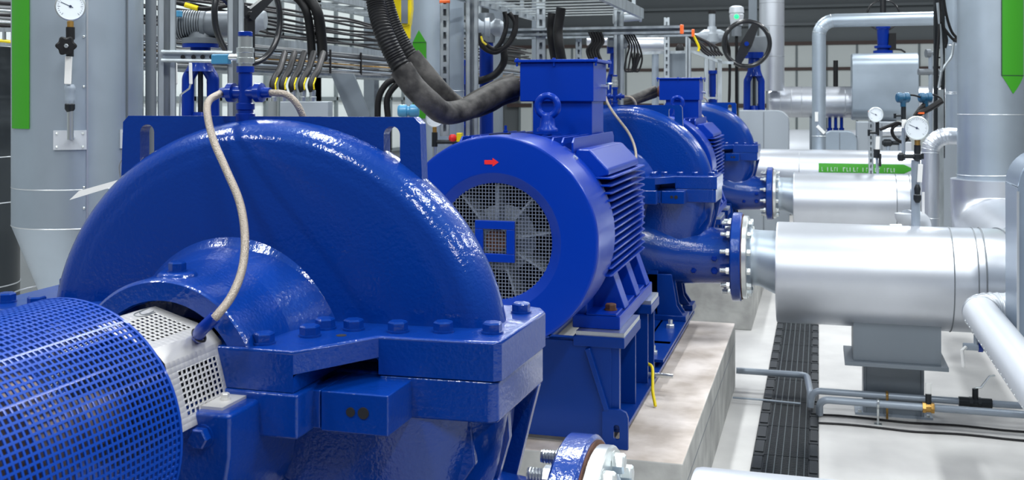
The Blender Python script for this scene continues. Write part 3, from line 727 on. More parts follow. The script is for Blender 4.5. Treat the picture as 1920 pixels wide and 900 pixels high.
for z in (.55, .80, 1.05, 1.2, 1.3): b.torus((1.16, 5.0, z), (0, 0, 1), .201 if z <= 1.2 else .176, .004, 48, 6)
b.build('seam', 'seam_metal', t)

# ------------------------------------------------------------------ background builders
def at_z(u, v, D, z): p = P(u, v, D); return V((p.x, p.y, z))
def px(n, D): return n*D/F
def upright(name, u, D, rpx, z0, z1, m, label, cat, seams=(), prof=None, group=None, sm='seam_metal', n=56):
    c = P(u, HOR, D); r = px(rpx, D)
    t = thing(name, (c.x, c.y, z0), label, cat, group)
    b = MB().lathe((c.x, c.y, 0), (0, 0, 1), prof(r) if prof else [(z0, r), (z1, r)], n); b.build('cladding', m, t, smooth=30)
    if seams:
        b = MB()
        for z in seams: b.torus((c.x, c.y, z), (0, 0, 1), r+.0005, max(.0025, r*.012), n, 6)
        b.build('seam', sm, t)
    t['r'] = r; return t
def wrap(parent, c, r, a0, a1, top, bot, m, name, off=.0015, n=10):
    """curved patch on an upright cylinder; angles measured from the line to the camera, positive to the right"""
    d = (CAM-V((c.x, c.y, CAM.z))); base = math.atan2(d.y, d.x); b = MB(); vs = []; fs = []
    for i in range(n+1):
        f = i/n; a = base+math.radians(a0+(a1-a0)*f)
        for z in (bot(f), top(f)):
            for rr in (r+off*.2, r+off): vs.append((c.x+rr*math.cos(a), c.y+rr*math.sin(a), z))
    for i in range(n):
        k = i*4; fs += [(k+1, k+5, k+7, k+3), (k, k+2, k+6, k+4), (k, k+4, k+5, k+1), (k+2, k+3, k+7, k+6)]
    fs += [(0, 1, 3, 2), (n*4, n*4+2, n*4+3, n*4+1)]
    return b.add(vs, fs).build(name, m, parent, smooth=30)
def channel(name, p0, p1, w, label, cat='strut', slots=0, group='galvanised strut posts', face=None, m='galvanised', cap=None, parent=None):
    """lipped C channel from p0 to p1 with the open or slotted web toward face"""
    p0, p1 = V(p0), V(p1); d = (p1-p0); L = d.length; d.normalize(); fc = V(face) if face else (CAM-p0); fc = (fc-d*fc.dot(d)).normalized(); x = d.cross(fc)
    b = MB(); th = w*.07
    def q(a, c, e): return p0+x*a+fc*c+d*e
    def bx(a0, a1, c0, c1, e0, e1):
        b.add([q(a0, c0, e0), q(a1, c0, e0), q(a1, c1, e0), q(a0, c1, e0), q(a0, c0, e1), q(a1, c0, e1), q(a1, c1, e1), q(a0, c1, e1)], [(3,2,1,0),(4,5,6,7),(0,1,5,4),(1,2,6,5),(2,3,7,6),(3,0,4,7)])
    h = w/2
    if slots:
        bx(-h, -w*.16, h-th, h, 0, L); bx(w*.16, h, h-th, h, 0, L); st = w*1.2; k = int(L/st)
        for i in range(k+1): bx(-w*.16, w*.16, h-th, h, i*st, min(L, i*st+st*.42))
    else: bx(-h, -h*.45, h-th, h, 0, L); bx(h*.45, h, h-th, h, 0, L); bx(-h*.45, -h*.35, h-w*.25, h, 0, L); bx(h*.35, h*.45, h-w*.25, h, 0, L)
    bx(-h, -h+th, -h, h, 0, L); bx(h-th, h, -h, h, 0, L); bx(-h, h, -h, -h+th, 0, L)
    o = b.build(name, m, parent, smooth=0, loc=p0)
    if parent is None: tag(o, label, cat, group)
    if cap:
        b = MB(); e = V(d)*w*.35; b.bar(p1-e*.6, p1+e*.4, w*1.12, w*1.12, fc); b.build('end_cap', 'orange', o, bevel=w*.1)
    return o
def gauge(parent, c, r, yaw=0.):
    n = (CAM-c); n.z = 0; n.normalize(); n = Matrix.Rotation(yaw, 3, 'Z') @ n; x = V((0, 0, 1)).cross(n); z = V((0, 0, 1))
    b = MB().lathe(c-n*r*.55, n, [(0, r*.9), (r*.45, r*.95), (r*.5, r*1.02), (r*.62, r*1.02), (r*.64, r*.93), (r*.56, r*.90)], 40); g = b.build('gauge_case', 'zinc', parent)
    b = MB().cyl(c+n*r*.005, c+n*r*.025, r*.91, 40); b.build('dial', 'dial', g)
    b = MB(); f = c+n*r*.04
    for i in range(25):
        a = math.radians(225-270*i/24); e = x*math.cos(a)+z*math.sin(a); k = .66 if i % 4 == 0 else .74; b.bar(f+e*r*k, f+e*r*.82, r*.02, r*.01, n)
    b.build('scale_marks', 'ink', g, smooth=0)
    a = math.radians(155); e = x*math.cos(a)+z*math.sin(a)
    b = MB().bar(f-e*r*.2, f+e*r*.68, r*.045, r*.015, n).cyl(f-n*r*.01, f+n*r*.03, r*.09, 12); b.build('needle', 'ink', g, smooth=0)
    return g
def handwheel(parent, c, axis, R, r, m='black_gloss', spokes=2, ph=.9, hub='valve_blue', sw=1.0):
    b = MB().torus(c, axis, R, r, 56, 10); h = b.build('handwheel', m, parent, smooth=60)
    x, y = frame(V(axis)); b = MB(); d = V(axis).normalized()
    for k in range(spokes):
        a = ph+2*PI*k/spokes; e = x*math.cos(a)+y*math.sin(a); s = d.cross(e)
        b.add([c+s*R*.17*sw-d*r, c+s*R*.17*sw+d*r, c-s*R*.17*sw+d*r, c-s*R*.17*sw-d*r]+[c+e*R*.99+s*w*R*.10*sw+d*q*r*.7 for w, q in ((1, -1), (1, 1), (-1, 1), (-1, -1))], [(0,1,5,4),(1,2,6,5),(2,3,7,6),(3,0,4,7),(0,3,2,1),(4,5,6,7)])
    b.build('spokes', m, h, smooth=0)
    b = MB().cyl(c-d*r*1.5, c+d*r*2, R*.10, 16); b.build('hub', hub, h); return h
def hose(label, pts, r, m='rubber', name='cable_hose', ribs=None, group=None, n=14, cat='hose', k=10):
    path = spline([P(*q) for q in pts], k)
    if ribs:
        rr = []; q = []; L = 0
        for i in range(len(path)-1):
            seg = (path[i+1]-path[i]).length; st = max(1, int(seg/(ribs*.5)))
            for j in range(st): q.append(path[i].lerp(path[i+1], j/st))
        path = q; rr = [r*(1.0 if i % 2 else .90) for i in range(len(path))]
        b = MB().tube(path, rr, 20)
    else: b = MB().tube(path, r, n)
    return tag(b.build(name, m, smooth=50 if not ribs else 25), label, cat, group)

# ------------------------------------------------------------------ left: silver column with gauge
D = 3.8; c = P(146, HOR, D)
prof = lambda r: [(0, .13), (1.09, .13), (1.10, .132), (1.115, .125), (1.355, r), (1.36, r+.002), (3.6, r+.002)]
t = upright('insulated_column', 146, D, 113, 0, 3.6, 'cladding_grey', 'silver clad column with green strip and pressure gauge at the left', 'pipe', (1.36, 1.492, 1.115), prof)
r = px(113, D)
wrap(t, c, r+.002, -72, -44, lambda f: 3.4, lambda f: 1.698+.0*f, 'green', 'green_strip', .004)
wrap(t, c, r+.002, 7, 8.5, lambda f: 3.5, lambda f: 1.36, 'seam_metal', 'vertical_seam', .004, 2)
wrap(t, c, r+.002, 46, 47.5, lambda f: 3.5, lambda f: 1.36, 'seam_dark', 'vertical_seam', .004, 2)
for z in (2.01, 1.84, 1.66, 1.50, 1.43):
    d = CAM-c; a = math.atan2(d.y, d.x)+math.radians(5); b = MB().ball((c.x+(r+.003)*math.cos(a), c.y+(r+.003)*math.sin(a), z), .005, 10); b.build('rivet', 'zinc', t)
for a0, a1 in ((-20, 7), (38, 54)):
    pl = wrap(t, c, r+.002, a0, a1, lambda f: 1.693, lambda f: 1.628, 'white_metal', 'anchor_plate', .007, 6)
    for aa in (a0+3, a1-3):
        for z in (1.683, 1.638):
            a = math.atan2((CAM-c).y, (CAM-c).x)+math.radians(aa); b = MB().ball((c.x+(r+.008)*math.cos(a), c.y+(r+.008)*math.sin(a), z), .005, 8); b.build('screw', 'zinc', pl)
D = 3.50; t = thing('pressure_gauge', P(132, 260, D), 'pressure gauge over black knob and white lever on the left column', 'gauge')
gauge(t, P(132, 12, D), px(27, D))
b = MB().cyl(P(132, 40, D), P(132, 52, D), px(6, D), 12); b.build('brass_neck', 'brass', t)
b = MB().cyl(P(132, 51, D), P(132, 74, D), px(8, D), 12); b.build('coupling_nut', 'rubber', t)
cc = P(124, 86, D-.03); nn = (CAM-cc).normalized(); x, y = frame(nn); b = MB()
rs = []
for dd, rr in ((0, .85), (.004, 1), (.018, 1), (.022, .8)):
    rs.append([cc+nn*dd+(x*math.cos(2*PI*i/48)+y*math.sin(2*PI*i/48))*px(17, D)*rr*(1+.11*math.cos(6*2*PI*i/48)) for i in range(48)])
kb = b.rings(rs).build('knob', 'rubber', t); b = MB().hexn(cc+nn*.022, nn, .007, .006); b.build('knob_nut', 'zinc', kb)
b = MB().cyl(cc, P(130, 88, D), .012, 12).cyl(P(131, 74, D), P(131, 106, D), px(7, D), 12); b.build('valve_neck', 'iron_black', t)
b = MB().bar(P(129, 106, D-.02), P(127, 158, D-.02), px(13, D), .008, FW); b.build('white_lever', 'white', t, bevel=.003)
b = MB().cyl(P(130, 100, D), P(130, 155, D), px(5, D), 12); b.build('riser', 'zinc', t)
b = MB().lathe(P(131, 198, D), (0, 0, 1), [(0, .012), (.014, .016), (.02, .016), (.04, .015), (.05, .018), (.06, .018), (.07, .013)], 16); b.build('valve_body', 'pipe_grey', t)
b = MB().lathe(P(131, 210, D), (0, 0, 1), [(0, .010), (.01, .016), (.025, .016), (.03, .012)], 16); b.build('gland', 'iron_black', t)
b = MB().cyl(P(132, 208, D), P(132, 262, D), px(6, D), 12).cyl(P(132, 258, D), P(136, 258, D+.11), .009, 10); b.build('stand_pipe', 'zinc', t)
# white hanging card
q = [P(130, 375, 3.3), P(148, 358, 3.3), P(226, 336, 3.3), P(212, 350, 3.3)]; off = V((0, .003, 0))
o = MB().add(q+[k+off for k in q], [(0, 1, 2, 3), (7, 6, 5, 4), (0, 1, 5, 4), (1, 2, 6, 5), (2, 3, 7, 6), (3, 0, 4, 7)]).build('sheet_corner', 'white', smooth=0); tag(o, 'white pointed sheet corner hanging between left column and blue pump', 'sheet')
tag(MB().tube(spline([P(226, 336, 3.3), P(224, 310, 3.2), P(236, 293, 3.0), P(258, 292, 2.8), P(272, 302, 2.62)]), .0016, 6).build('hanging_wire', 'cable_grey', smooth=60), 'thin wire curling from the white sheet to the lifting plate', 'wire')

# far left dark vessel and trays
t = upright('dark_vessel', -70, 5.2, 98, 0, 2.05, 'dark_tank', 'dark grey vessel at the extreme left behind the silver column', 'vessel', (1.52, 1.30, .9))
t = thing('cable_tray', P(10, 85, 5.0), 'short cable tray with yellow cable in the upper left corner', 'tray')
for v, nm in ((55, 'side_rail'), (82, 'side_rail')):
    b = MB().bar(P(-60, v, 5.0), P(31, v+1, 5.0), .012, .02); b.build(nm, 'galvanised', t)
b = MB()
for u in (-40, -15, 8, 26): b.bar(P(u, 54, 5.0), P(u, 84, 5.0), .012, .012)
b.build('rungs', 'galvanised', t)
for i in range(7):
    tag(MB().tube([P(-60, 6+i*7, 5.05), P(-10, 5+i*7+(i % 2)*2, 5.05), P(34, 8+i*7, 5.05)], .009, 8).build('tray_cable', ['cable_dark', 'cable_grey', 'galvanised'][i % 3], smooth=60), 'grey or black cable stacked in the tray at the upper left corner', 'cable', 'cables in the upper left tray')
tag(MB().tube([P(-60, 76, 5.0), P(5, 77, 5.0), P(30, 80, 5.0)], .009, 8).build('tray_cable', 'yellow', smooth=60), 'yellow cable crossing at the upper left corner', 'cable')

# posts behind the nearest pump
def post(u, D, wpx, label, v_top=None, **k):
    a = P(u, HOR, D); z1 = 3.3 if v_top is None else P(u, v_top, D).z
    return channel('strut_post', (a.x, a.y, 0), (a.x, a.y, z1), px(wpx, D), label, 'post', **k)
post(262, 4.1, 14, 'narrow slotted strip post just right of the left silver column', slots=1)
c = P(283, HOR, 4.1); tag(MB().cyl((c.x, c.y, 0), (c.x, c.y, 3.3), px(10, 4.1), 20).build('conduit_pipe', 'seam_dark', smooth=40, loc=(c.x, c.y, 0)), 'dark grey upright conduit left of the galvanised post', 'pipe')
post(313, 3.65, 33, 'wide galvanised post left of the blue valve')
post(442, 3.65, 30, 'wide galvanised post behind the vent valve of the near pump')
t = thing('cross_bar', P(312, 106, 3.58), 'galvanised perforated cross bar joining the two wide posts', 'bar')
b = MB()
for v in (98, 114): b.tube([P(303, v-1, 3.6), P(436, v+1, 3.6)], px(3.6, 3.6), 10)
b.build('edge_roll', 'galvanised', t)
b = MB().bar(P(305, 106, 3.61), P(434, 107, 3.61), .002, px(14, 3.6), UP); b.build('web', 'pipe_grey', t)
for u in (343, 363, 380, 397, 414):
    p = P(u, 107, 3.606); b = MB().cyl(p, p-FW*.003, px(4.2, 3.6), 14); b.build('hole', 'dark_void', t)

# ------------------------------------------------------------------ actuated valves
def yoke_valve(u, v0, v1, D, w, label, wheel=None, act=True, body='valve_blue', group=None):
    """blue yoke valve: top flange at v0, yoke down to v1, w = half width px"""
    t = thing('gate_valve', at_z(u, HOR, D, 0), label, 'valve', group)
    s = lambda n: px(n, D); h = v1-v0
    def L(v): return P(u, v, D)
    b = MB().lathe(L(v0+h*.12), (0, 0, 1), [(0, s(w*.95)), (s(h*.10), s(w*.95))], 28); b.build('top_flange', body, t)
    b = MB().lathe(L(v0+h*.42), (0, 0, 1), [(0, s(w*.62)), (s(h*.30), s(w*.52))], 28).prism([(0, 0), (1, 0), (1, 1)], 0, 0, 'z') if False else MB().lathe(L(v0+h*.42), (0, 0, 1), [(0, s(w*.78)), (s(h*.1), s(w*.6)), (s(h*.30), s(w*.52))], 28)
    b.build('neck', body, t)
    for k in (-1, 1):
        a = L(v0+h*.36)+RT*k*s(w*.30); b = MB().tube(fillet([a, L(v0+h*.50)+RT*k*s(w*.66), L(v1)+RT*k*s(w*.68), L(v1+12)+RT*k*s(w*.64)], .04, 5), s(w*.33), 14)
        b.build('yoke_leg', body, t, smooth=60)
    b = MB().cyl(L(v0+h*.3), L(v1+5), s(w*.14), 12); b.build('stem', 'iron_black', t)
    b = MB().lathe(L(v1+14), (0, 0, 1), [(0, s(w*1.3)), (s(6), s(w*1.3)), (s(6.5), s(w*.5)), (s(24), s(w*.4))], 28); b.build('bonnet', body, t)
    p = L(v1+14); b = MB().cyl((p.x, p.y, 0), p, s(w*.9), 24); b.build('valve_riser', body, t)
    return t
t = yoke_valve(376, 72, 220, 4.6, 35, 'blue yoke valve with grey ribbed actuator between the wide posts')
D = 4.6
ax0, ax1 = P(328, 46, D), P(432, 46, D); d = (ax1-ax0).normalized(); s = lambda n: px(n, D)
prof = []
for i in range(11): prof += [(s(2+i*4.6), s(27)), (s(4.2+i*4.6), s(27)), (s(4.3+i*4.6), s(23)), (s(6.5+i*4.6), s(23))]
b = MB().lathe(ax0, d, prof, 32); b.build('actuator_motor', 'actuator_grey', t, smooth=20)
b = MB().lathe(ax0+d*s(52), d, [(0, s(28)), (s(8), s(28)), (s(9), s(25)), (s(70), s(25)), (s(72), s(22))], 28); b.build('gearbox', 'actuator_grey', t)
b = MB().lathe(P(376, 82, D), (0, 0, 1), [(0, s(34)), (s(10), s(34)), (s(12), s(24)), (s(22), s(22))], 28); b.build('mounting', 'actuator_grey', t)
b = MB().bar(P(333, 20, D-.08), P(333, 32, D-.08), s(12), s(14)); b.build('blue_gland', 'light_blue', t, bevel=.004)
b = MB().lathe(P(440, 38, D), RT, [(0, s(24)), (s(20), s(26)), (s(40), s(26)), (s(46), s(20)), (s(58), s(17)), (s(60), s(10))], 28); b.build('drive_head', 'light_grey_paint', t)
wc = P(466, 30, 4.45); wa = (RT*.88-FW*.47); 
handwheel(t, wc, wa, .198, .013, spokes=3, ph=.45, sw=.75, hub='black_gloss')
hose('black cable with yellow tape crossing above the ribbed actuator', [(330, 5, 4.45), (352, 10, 4.45), (372, 16, 4.45), (395, 16, 4.45), (430, 10, 4.5)], s(4), name='actuator_cable', cat='cable')
tag(MB().cyl(P(347, 9, 4.44), P(371, 16, 4.44), s(5), 10).build('cable_tag', 'yellow'), 'yellow tape wrapped on the actuator cable at top left', 'tape')
for i, (u, lab) in enumerate(((329, 'white slim lever handle left of the blue yoke valve, nearest the post'), (357, 'white slim lever handle directly before the blue yoke valve'))):
    t = thing('lever_valve', P(u, 180, 4.2), lab, 'valve')
    b = MB().bar(P(u, 118, 4.2), P(u+1, 158, 4.2), px(6, 4.2), .010, FW); b.build('lever', 'white', t, bevel=.003)
    b = MB().tube([P(u+1, 156, 4.2), P(u-2, 166, 4.2), P(u-19, 178, 4.2), P(u-20, 215, 4.2), at_z(u-20, 0, 4.2, 0)], px(1.8, 4.2), 8); b.build('rod', 'zinc', t)

# ------------------------------------------------------------------ cable trays along the left
def ytray(X, z, y0, y1, label, w=.35, h=.05):
    t = thing('cable_tray', (X, y0, z), label, 'tray')
    for x in (X, X-w): b = MB().box((x-.008, y0, z), (x+.008, y1, z+h)).box((x-.03, y0, z), (x+.0, y1, z+.006)); b.build('side_rail', 'galvanised', t)
    b = MB(); k = int((y1-y0)/.3)
    for i in range(k): b.box((X-w, y0+i*.3, z), (X, y0+i*.3+.03, z+.012))
    b.build('rungs', 'galvanised', t, smooth=0)
    for i in range(int((y1-y0)/2.2)+1):
        y = y0+.8+i*2.2; b = MB().box((X-w-.05, y, 0), (X-w-.01, y+.04, z+.9)); b.build('tray_upright', 'galvanised', t)
    return t
ytray(-3.2, 2.115, 4.2, 12.0, 'upper galvanised cable tray running back behind the near pump')
ytray(-3.2, 1.955, 4.2, 12.0, 'lower galvanised cable tray with stacked grey cables')
ytray(-3.35, 2.50, 4.2, 12.0, 'topmost cable tray at the upper edge left of the hoses')
def waves(X, y0, y1, z, amp, seed):
    rr = random.Random(seed); return spline([(X+rr.uniform(-.012, .012), y0+(y1-y0)*i/16, z+rr.uniform(-amp, amp)) for i in range(17)], 4)
for i in range(9):
    tag(MB().tube(waves(-3.23-.03*(i % 3), 4.2, 12, 2.185+.0235*i, .014, i), .0085, 7).build('tray_cable', 'cable_dark', smooth=60), 'dark cable sagging above the upper tray behind the near pump', 'cable', 'dark cables on the upper tray')
for i in range(12):
    tag(MB().tube(waves(-3.17-.006*(i % 2), 4.2, 12, 1.975+.0125*i, .003, 50+i), .0066, 7).build('tray_cable', ['cable_grey', 'cable_grey', 'pipe_grey', 'cable_dark', 'cable_grey', 'brass' if i == 5 else 'cable_grey'][i % 6], smooth=60), 'flat stacked cable inside the lower tray behind the near pump', 'cable', 'stacked cables in the lower tray')
for i in range(8):
    tag(MB().tube(waves(-3.40-.03*(i % 3), 4.2, 12, 2.53+.02*(i//2), .008, 90+i), .009, 7).build('tray_cable', 'cable_grey' if i % 2 else 'cable_dark', smooth=60), 'cable lying in the topmost tray at the upper edge', 'cable', 'cables in the topmost tray')
b_ = [6.55, 7.05, 7.65, 8.3]
for i, y in enumerate(b_):
    tag(MB().box((-3.162, y, 1.97), (-3.150, y+.012, 2.13)).build('cable_tie', 'cable_dark'), 'dark tie holding the stacked cables of the lower tray', 'tie', 'cable ties of the lower tray')
for i, (u, w) in enumerate(((563, 8), (583, 10))):
    hose('thick black cable bending down into the trays, %s one' % ('left' if i == 0 else 'right'), [(u-35+i*5, -25, 6.6), (u, 2, 6.6), (u+14, 30, 6.6), (u+20, 75, 6.7), (u+22, 110, 6.8)], px(w, 6.6), name='thick_cable', cat='cable')
# junction box with glands under the trays
t = thing('junction_box', at_z(560, 200, 6.0, 0), 'pale flat junction box with five cable glands behind the near pump', 'box')
p, q = P(530, 190, 6.0), P(620, 190, 6.0); b = MB().bar((p.x, p.y, 1.55), (q.x, q.y, 1.55), .15, .47); b.build('enclosure', 'light_grey_paint', t, bevel=.006)
b = MB().cyl(at_z(575, 0, 6.0, 0), at_z(575, 0, 6.0, 1.35), .04, 12); b.build('pedestal', 'galvanised', t)
for i in range(5):
    u = 508+i*18
    b = MB().lathe(P(u+6, 190, 5.95), (0, 0, 1), [(0, px(7, 6)), (px(8, 6), px(7.5, 6)), (px(9, 6), px(6, 6)), (px(20, 6), px(6.5, 6)), (px(22, 6), px(4, 6))], 14); b.build('cable_gland', 'zinc', t)
    hose('black cable with yellow stripe dropping into the gland box', [(u+6, 172, 5.95), (u+3, 160, 5.95), (u+8, 145, 6.0), (u+16, 132, 6.1), (u+26, 100, 6.4)], px(6.5, 6), name='gland_cable', cat='cable', group='black cables dropping into the gland box')
    tag(MB().tube([P(u+9, 168, 5.90), P(u+8, 158, 5.90), P(u+12, 146, 5.94)], px(1.4, 6), 6).build('cable_stripe', 'yellow'), 'yellow marking strip along a gland cable', 'marker', 'yellow markers of gland cables')
q = [P(620, 138, 6.3), P(662, 138, 6.3), P(903, 750, 6.3), P(866, 750, 6.3)]
tag(MB().add(q+[k+FW*.05 for k in q], [(0, 1, 2, 3), (7, 6, 5, 4), (0, 1, 5, 4), (1, 2, 6, 5), (2, 3, 7, 6), (3, 0, 4, 7)]).build('brace_plate', 'grey_paint', smooth=0), 'wide grey diagonal brace plate under the lower cable tray', 'brace')
for i, u in enumerate((712, 732)):
    hose('black cable loop behind the corrugated hoses, %s' % ('outer one' if i == 0 else 'inner one'), [(u+34, 145, 6.4), (u+12, 158, 6.4), (u-2-4*i, 185, 6.4), (u-4, 230, 6.4), (u-4, 300, 6.4), (u-4, 740, 6.4)], px(6, 6.4), name='cable_loop', cat='cable')
# dark shelving / steelwork behind the trays
for i, u in enumerate((696, 1010, 930)):
    D = 9.5; a = P(u, HOR, D); tag(MB().box((a.x-.05, a.y-.05, 0), (a.x+.05, a.y+.05, 3.9)).build('steel_column', 'grey_paint', loc=(a.x, a.y, 0)), ['dark steel column behind the corrugated hoses', 'dark steel column behind the middle terminal box', 'dark steel column behind the central actuator'][i], 'column')

# ------------------------------------------------------------------ centre: hoses, hoist, silver riser
def hosepath(pts): return pts
hose('front corrugated black hose swinging from the top edge to the terminal box', [(699, -40, 4.55), (706, 10, 4.55), (720, 62, 4.5), (743, 112, 4.5), (762, 142, 4.5)], px(19, 4.5), 'rubber', 'corrugated_hose', ribs=.010, group='corrugated black hoses')
hose('dusty front cable bundle sagging into the terminal box of the middle motor', [(752, 128, 4.5), (775, 162, 4.5), (806, 192, 4.52), (832, 211, 4.6), (868, 207, 4.7), (905, 189, 4.8), (938, 172, 4.88), (966, 162, 4.93)], px(22, 4.6), 'dusty_rubber', 'cable_bundle', group='dusty cable bundles')
hose('rear corrugated black hose beside the yellow hoist', [(716, -40, 4.8), (726, 5, 4.8), (741, 50, 4.8), (763, 92, 4.8), (780, 116, 4.8)], px(13.5, 4.8), 'rubber', 'corrugated_hose', ribs=.010, group='corrugated black hoses')
hose('dusty rear cable bundle sagging under the green arrow', [(772, 104, 4.8), (795, 132, 4.8), (822, 164, 4.8), (848, 190, 4.85), (880, 206, 4.9), (915, 196, 4.95), (940, 182, 4.95), (966, 174, 4.98)], px(17, 4.8), 'dusty_rubber', 'cable_bundle', group='dusty cable bundles')
hose('third black cable under the bundles at the terminal box', [(835, 190, 4.95), (865, 196, 4.95), (900, 178, 4.95), (935, 160, 4.95), (966, 148, 4.95)], px(13, 4.8), 'dusty_rubber', 'cable_bundle', group='dusty cable bundles')
t = thing('chain_hoist', P(748, 20, 5.3), 'yellow hoist block hanging at the top edge beside the black hoses', 'hoist'); D = 5.3
b = MB()
pr = [(726, -60), (770, -60), (772, 15), (768, 48), (757, 50), (738, 42), (728, 15)]
q = [P(u, v, D) for u, v in pr]; k = len(q); b.add(q+[w+FW*.12 for w in q], [tuple(range(k)), tuple(range(2*k-1, k-1, -1))]+[(i, (i+1) % k, k+(i+1) % k, k+i) for i in range(k)]); b.build('hoist_body', 'yellow', t, bevel=.012)
b = MB().bar(P(758.5, -40, D-.004), P(758.5, 44, D-.004), px(12, D), .012, FW); b.build('dark_stripe', 'grey_paint', t)
b = MB().bar(P(763, 44, D+.04), P(762, 74, D+.04), px(15, D), .05, FW).bar(P(750, 48, D+.06), P(752, 66, D+.06), px(12, D), .03, FW); b.build('hook_bracket', 'yellow', t, bevel=.006)
b = MB().cyl(P(748, -60, D+.06), P(748, -260, D+.06), .012, 10); b.build('suspension_rod', 'zinc', t)

t = upright('insulated_riser', 815, 6.8, 55, 0, 4.2, 'cladding_grey', 'silver upright pipe with green up arrow behind the corrugated hoses', 'pipe', (1.85,))
c = P(815, HOR, 6.8); r = px(55, 6.8); Z = lambda v, D: P(0, v, D).z
wrap(t, c, r, -46, -16, lambda f: Z(80, 6.65)+(Z(57, 6.65)-Z(80, 6.65))*(1-abs(2*f-1)), lambda f: Z(222, 6.65), 'green', 'green_arrow', .004)
b = MB(); 
wrap(t, c, r, -46, -16, lambda f: Z(79.3, 6.65), lambda f: Z(80.2, 6.65), 'green_outline', 'arrow_line', .006)
channel('strut_post', P(834, 255, 6.3), P(834, 3, 6.3), px(18, 6.3), 'slotted post with orange cap in front of the silver riser', 'post', slots=1, cap=1)
post(885, 6.2, 24, 'plain galvanised post between the riser and the middle motor')
b_ = yoke_valve(866, 110, 225, 7.3, 13, 'blue valve half hidden behind the plain galvanised post')
t = thing('transmitter', P(766, 230, 6.0), 'light blue round transmitter above the near lifting plate', 'instrument'); D = 6.0
b = MB().lathe(P(746, 208, D), RT, [(0, px(9, D)), (px(4, D), px(12, D)), (px(16, D), px(12, D)), (px(18, D), px(9, D)), (px(22, D), px(9, D)), (px(24, D), px(12, D)), (px(38, D), px(12, D)), (px(40, D), px(8, D))], 24); b.build('housing', 'light_blue', t)
b = MB().cyl(P(766, 212, D), at_z(766, 0, D, 0), px(4, D), 10); b.build('stem', 'pipe_grey', t)
t = thing('pressure_gauge', P(816, 300, 6.0), 'small gauge peeking under the sagging cable bundle', 'gauge'); D = 6.0
gauge(t, P(815, 222, D), px(17, D))
b = MB().cyl(P(815, 238, D), P(815, 250, D), px(4, D), 10); b.build('brass_neck', 'brass', t)
b = MB().cyl(P(815, 248, D), P(815, 275, D), px(5.5, D), 10).cyl(P(815, 266, D), P(838, 266, D), px(4, D), 10); b.build('tee', 'iron_black', t)
b = MB().cyl(P(815, 270, D), at_z(815, 0, D, .0), px(4, D), 10); b.build('stand_pipe', 'zinc', t)
t = thing('lever_valve', P(855, 262, 6.0), 'red and yellow levered valve behind the top of the fan cover', 'valve')
b = MB().ball(P(849, 259, D), px(8, D), 14); b.build('red_knob', 'red', t)
b = MB().bar(P(862, 249, D), P(862, 266, D), px(11, D), .03); b.build('yellow_handle', 'yellow', t, bevel=.004)
b = MB().cyl(P(838, 266, D), P(866, 266, D), px(4, D), 10).cyl(P(852, 266, D), at_z(852, 0, D, 0), px(4, D), 10); b.build('body', 'iron_black', t)
# grey actuator right of the plain post
t = thing('valve_actuator', at_z(918, 60, 7.0, 0), 'grey motor actuator with looped cables right of the plain galvanised post', 'actuator'); D = 7.0; s = lambda n: px(n, D)
b = MB().lathe(P(888, 52, D), RT, [(0, s(18)), (s(20), s(20)), (s(22), s(24)), (s(30), s(24)), (s(32), s(18)), (s(50), s(16)), (s(56), s(10))], 24); b.build('motor_housing', 'light_grey_paint', t)
b = MB().lathe(P(912, 80, D), (0, 0, 1), [(0, s(16)), (s(40), s(18)), (s(55), s(14))], 20); b.build('gear_head', 'actuator_grey', t)
b = MB().cyl(P(912, 80, D), at_z(912, 0, D, 0), s(13), 20); b.build('valve_riser', 'valve_blue', t)
for i, pts in enumerate(([(946, 22, 6.8), (950, 45, 6.8), (940, 78, 6.8), (920, 96, 6.8), (903, 80, 6.8), (898, 62, 6.8)], [(955, 24, 6.8), (966, 45, 6.8), (955, 78, 6.8), (930, 98, 6.8), (905, 88, 6.8), (900, 66, 6.8)], [(968, 28, 6.8), (966, 60, 6.8), (950, 86, 6.8), (925, 92, 6.8), (905, 78, 6.8)], [(944, 90, 6.9), (945, 115, 6.9), (930, 138, 6.9), (905, 150, 6.9), (880, 152, 6.9)])):
    hose('black cable looping below the grey actuator near the middle terminal box', pts, px(4.5 if i < 3 else 7, 6.8), name='looped_cable', cat='cable', group='looped cables of the central actuator')
tag(MB().tube([P(902, 68, 6.75), P(905, 78, 6.75), P(912, 84, 6.75)], px(2, 6.8), 6).build('yellow_wire', 'yellow'), 'short yellow wire under the grey central actuator', 'wire')

# ------------------------------------------------------------------ overhead steelwork over the middle
t = thing('cable_ladder', (-1.5, 5.0, 2.40), 'overhead galvanised cable ladder above the middle motor', 'ladder'); zl = 2.40
for x in (-1.21, -2.0): b = MB().box((x-.015, 4.3, zl-.03), (x+.015, 7.55, zl+.04)); b.build('side_rail', 'galvanised', t)
b = MB()
for i in range(15): b.box((-2.0, 4.5+i*.21, zl-.006), (-1.21, 4.5+i*.21+.045, zl))
b.build('rungs', 'zinc', t, smooth=0)
for x in (-1.21, -2.0):
    for y in (5.2, 7.2): b = MB().box((x-.012, y, zl), (x+.012, y+.024, 3.6)); b.build('hanger', 'galvanised', t)
e = P(1279, 55, 6.9); channel('strut_beam', (e.x-1.7, e.y, e.z), (e.x, e.y, e.z), px(16, 6.9), 'horizontal galvanised beam with orange end cap above the middle pump', 'beam', cap=1, group=None)
e = P(1300, 62, 7.6); channel('strut_beam', (e.x-1.3, e.y, e.z), (e.x, e.y, e.z), px(13, 7.6), 'second shorter beam with orange end cap just behind the first', 'beam', cap=1, group=None)
post(1014, 7.2, 18, 'slotted galvanised post rising behind the middle terminal box', slots=1)
post(1160, 7.3, 19, 'galvanised post in front of the beam above the middle pump', v_top=7)
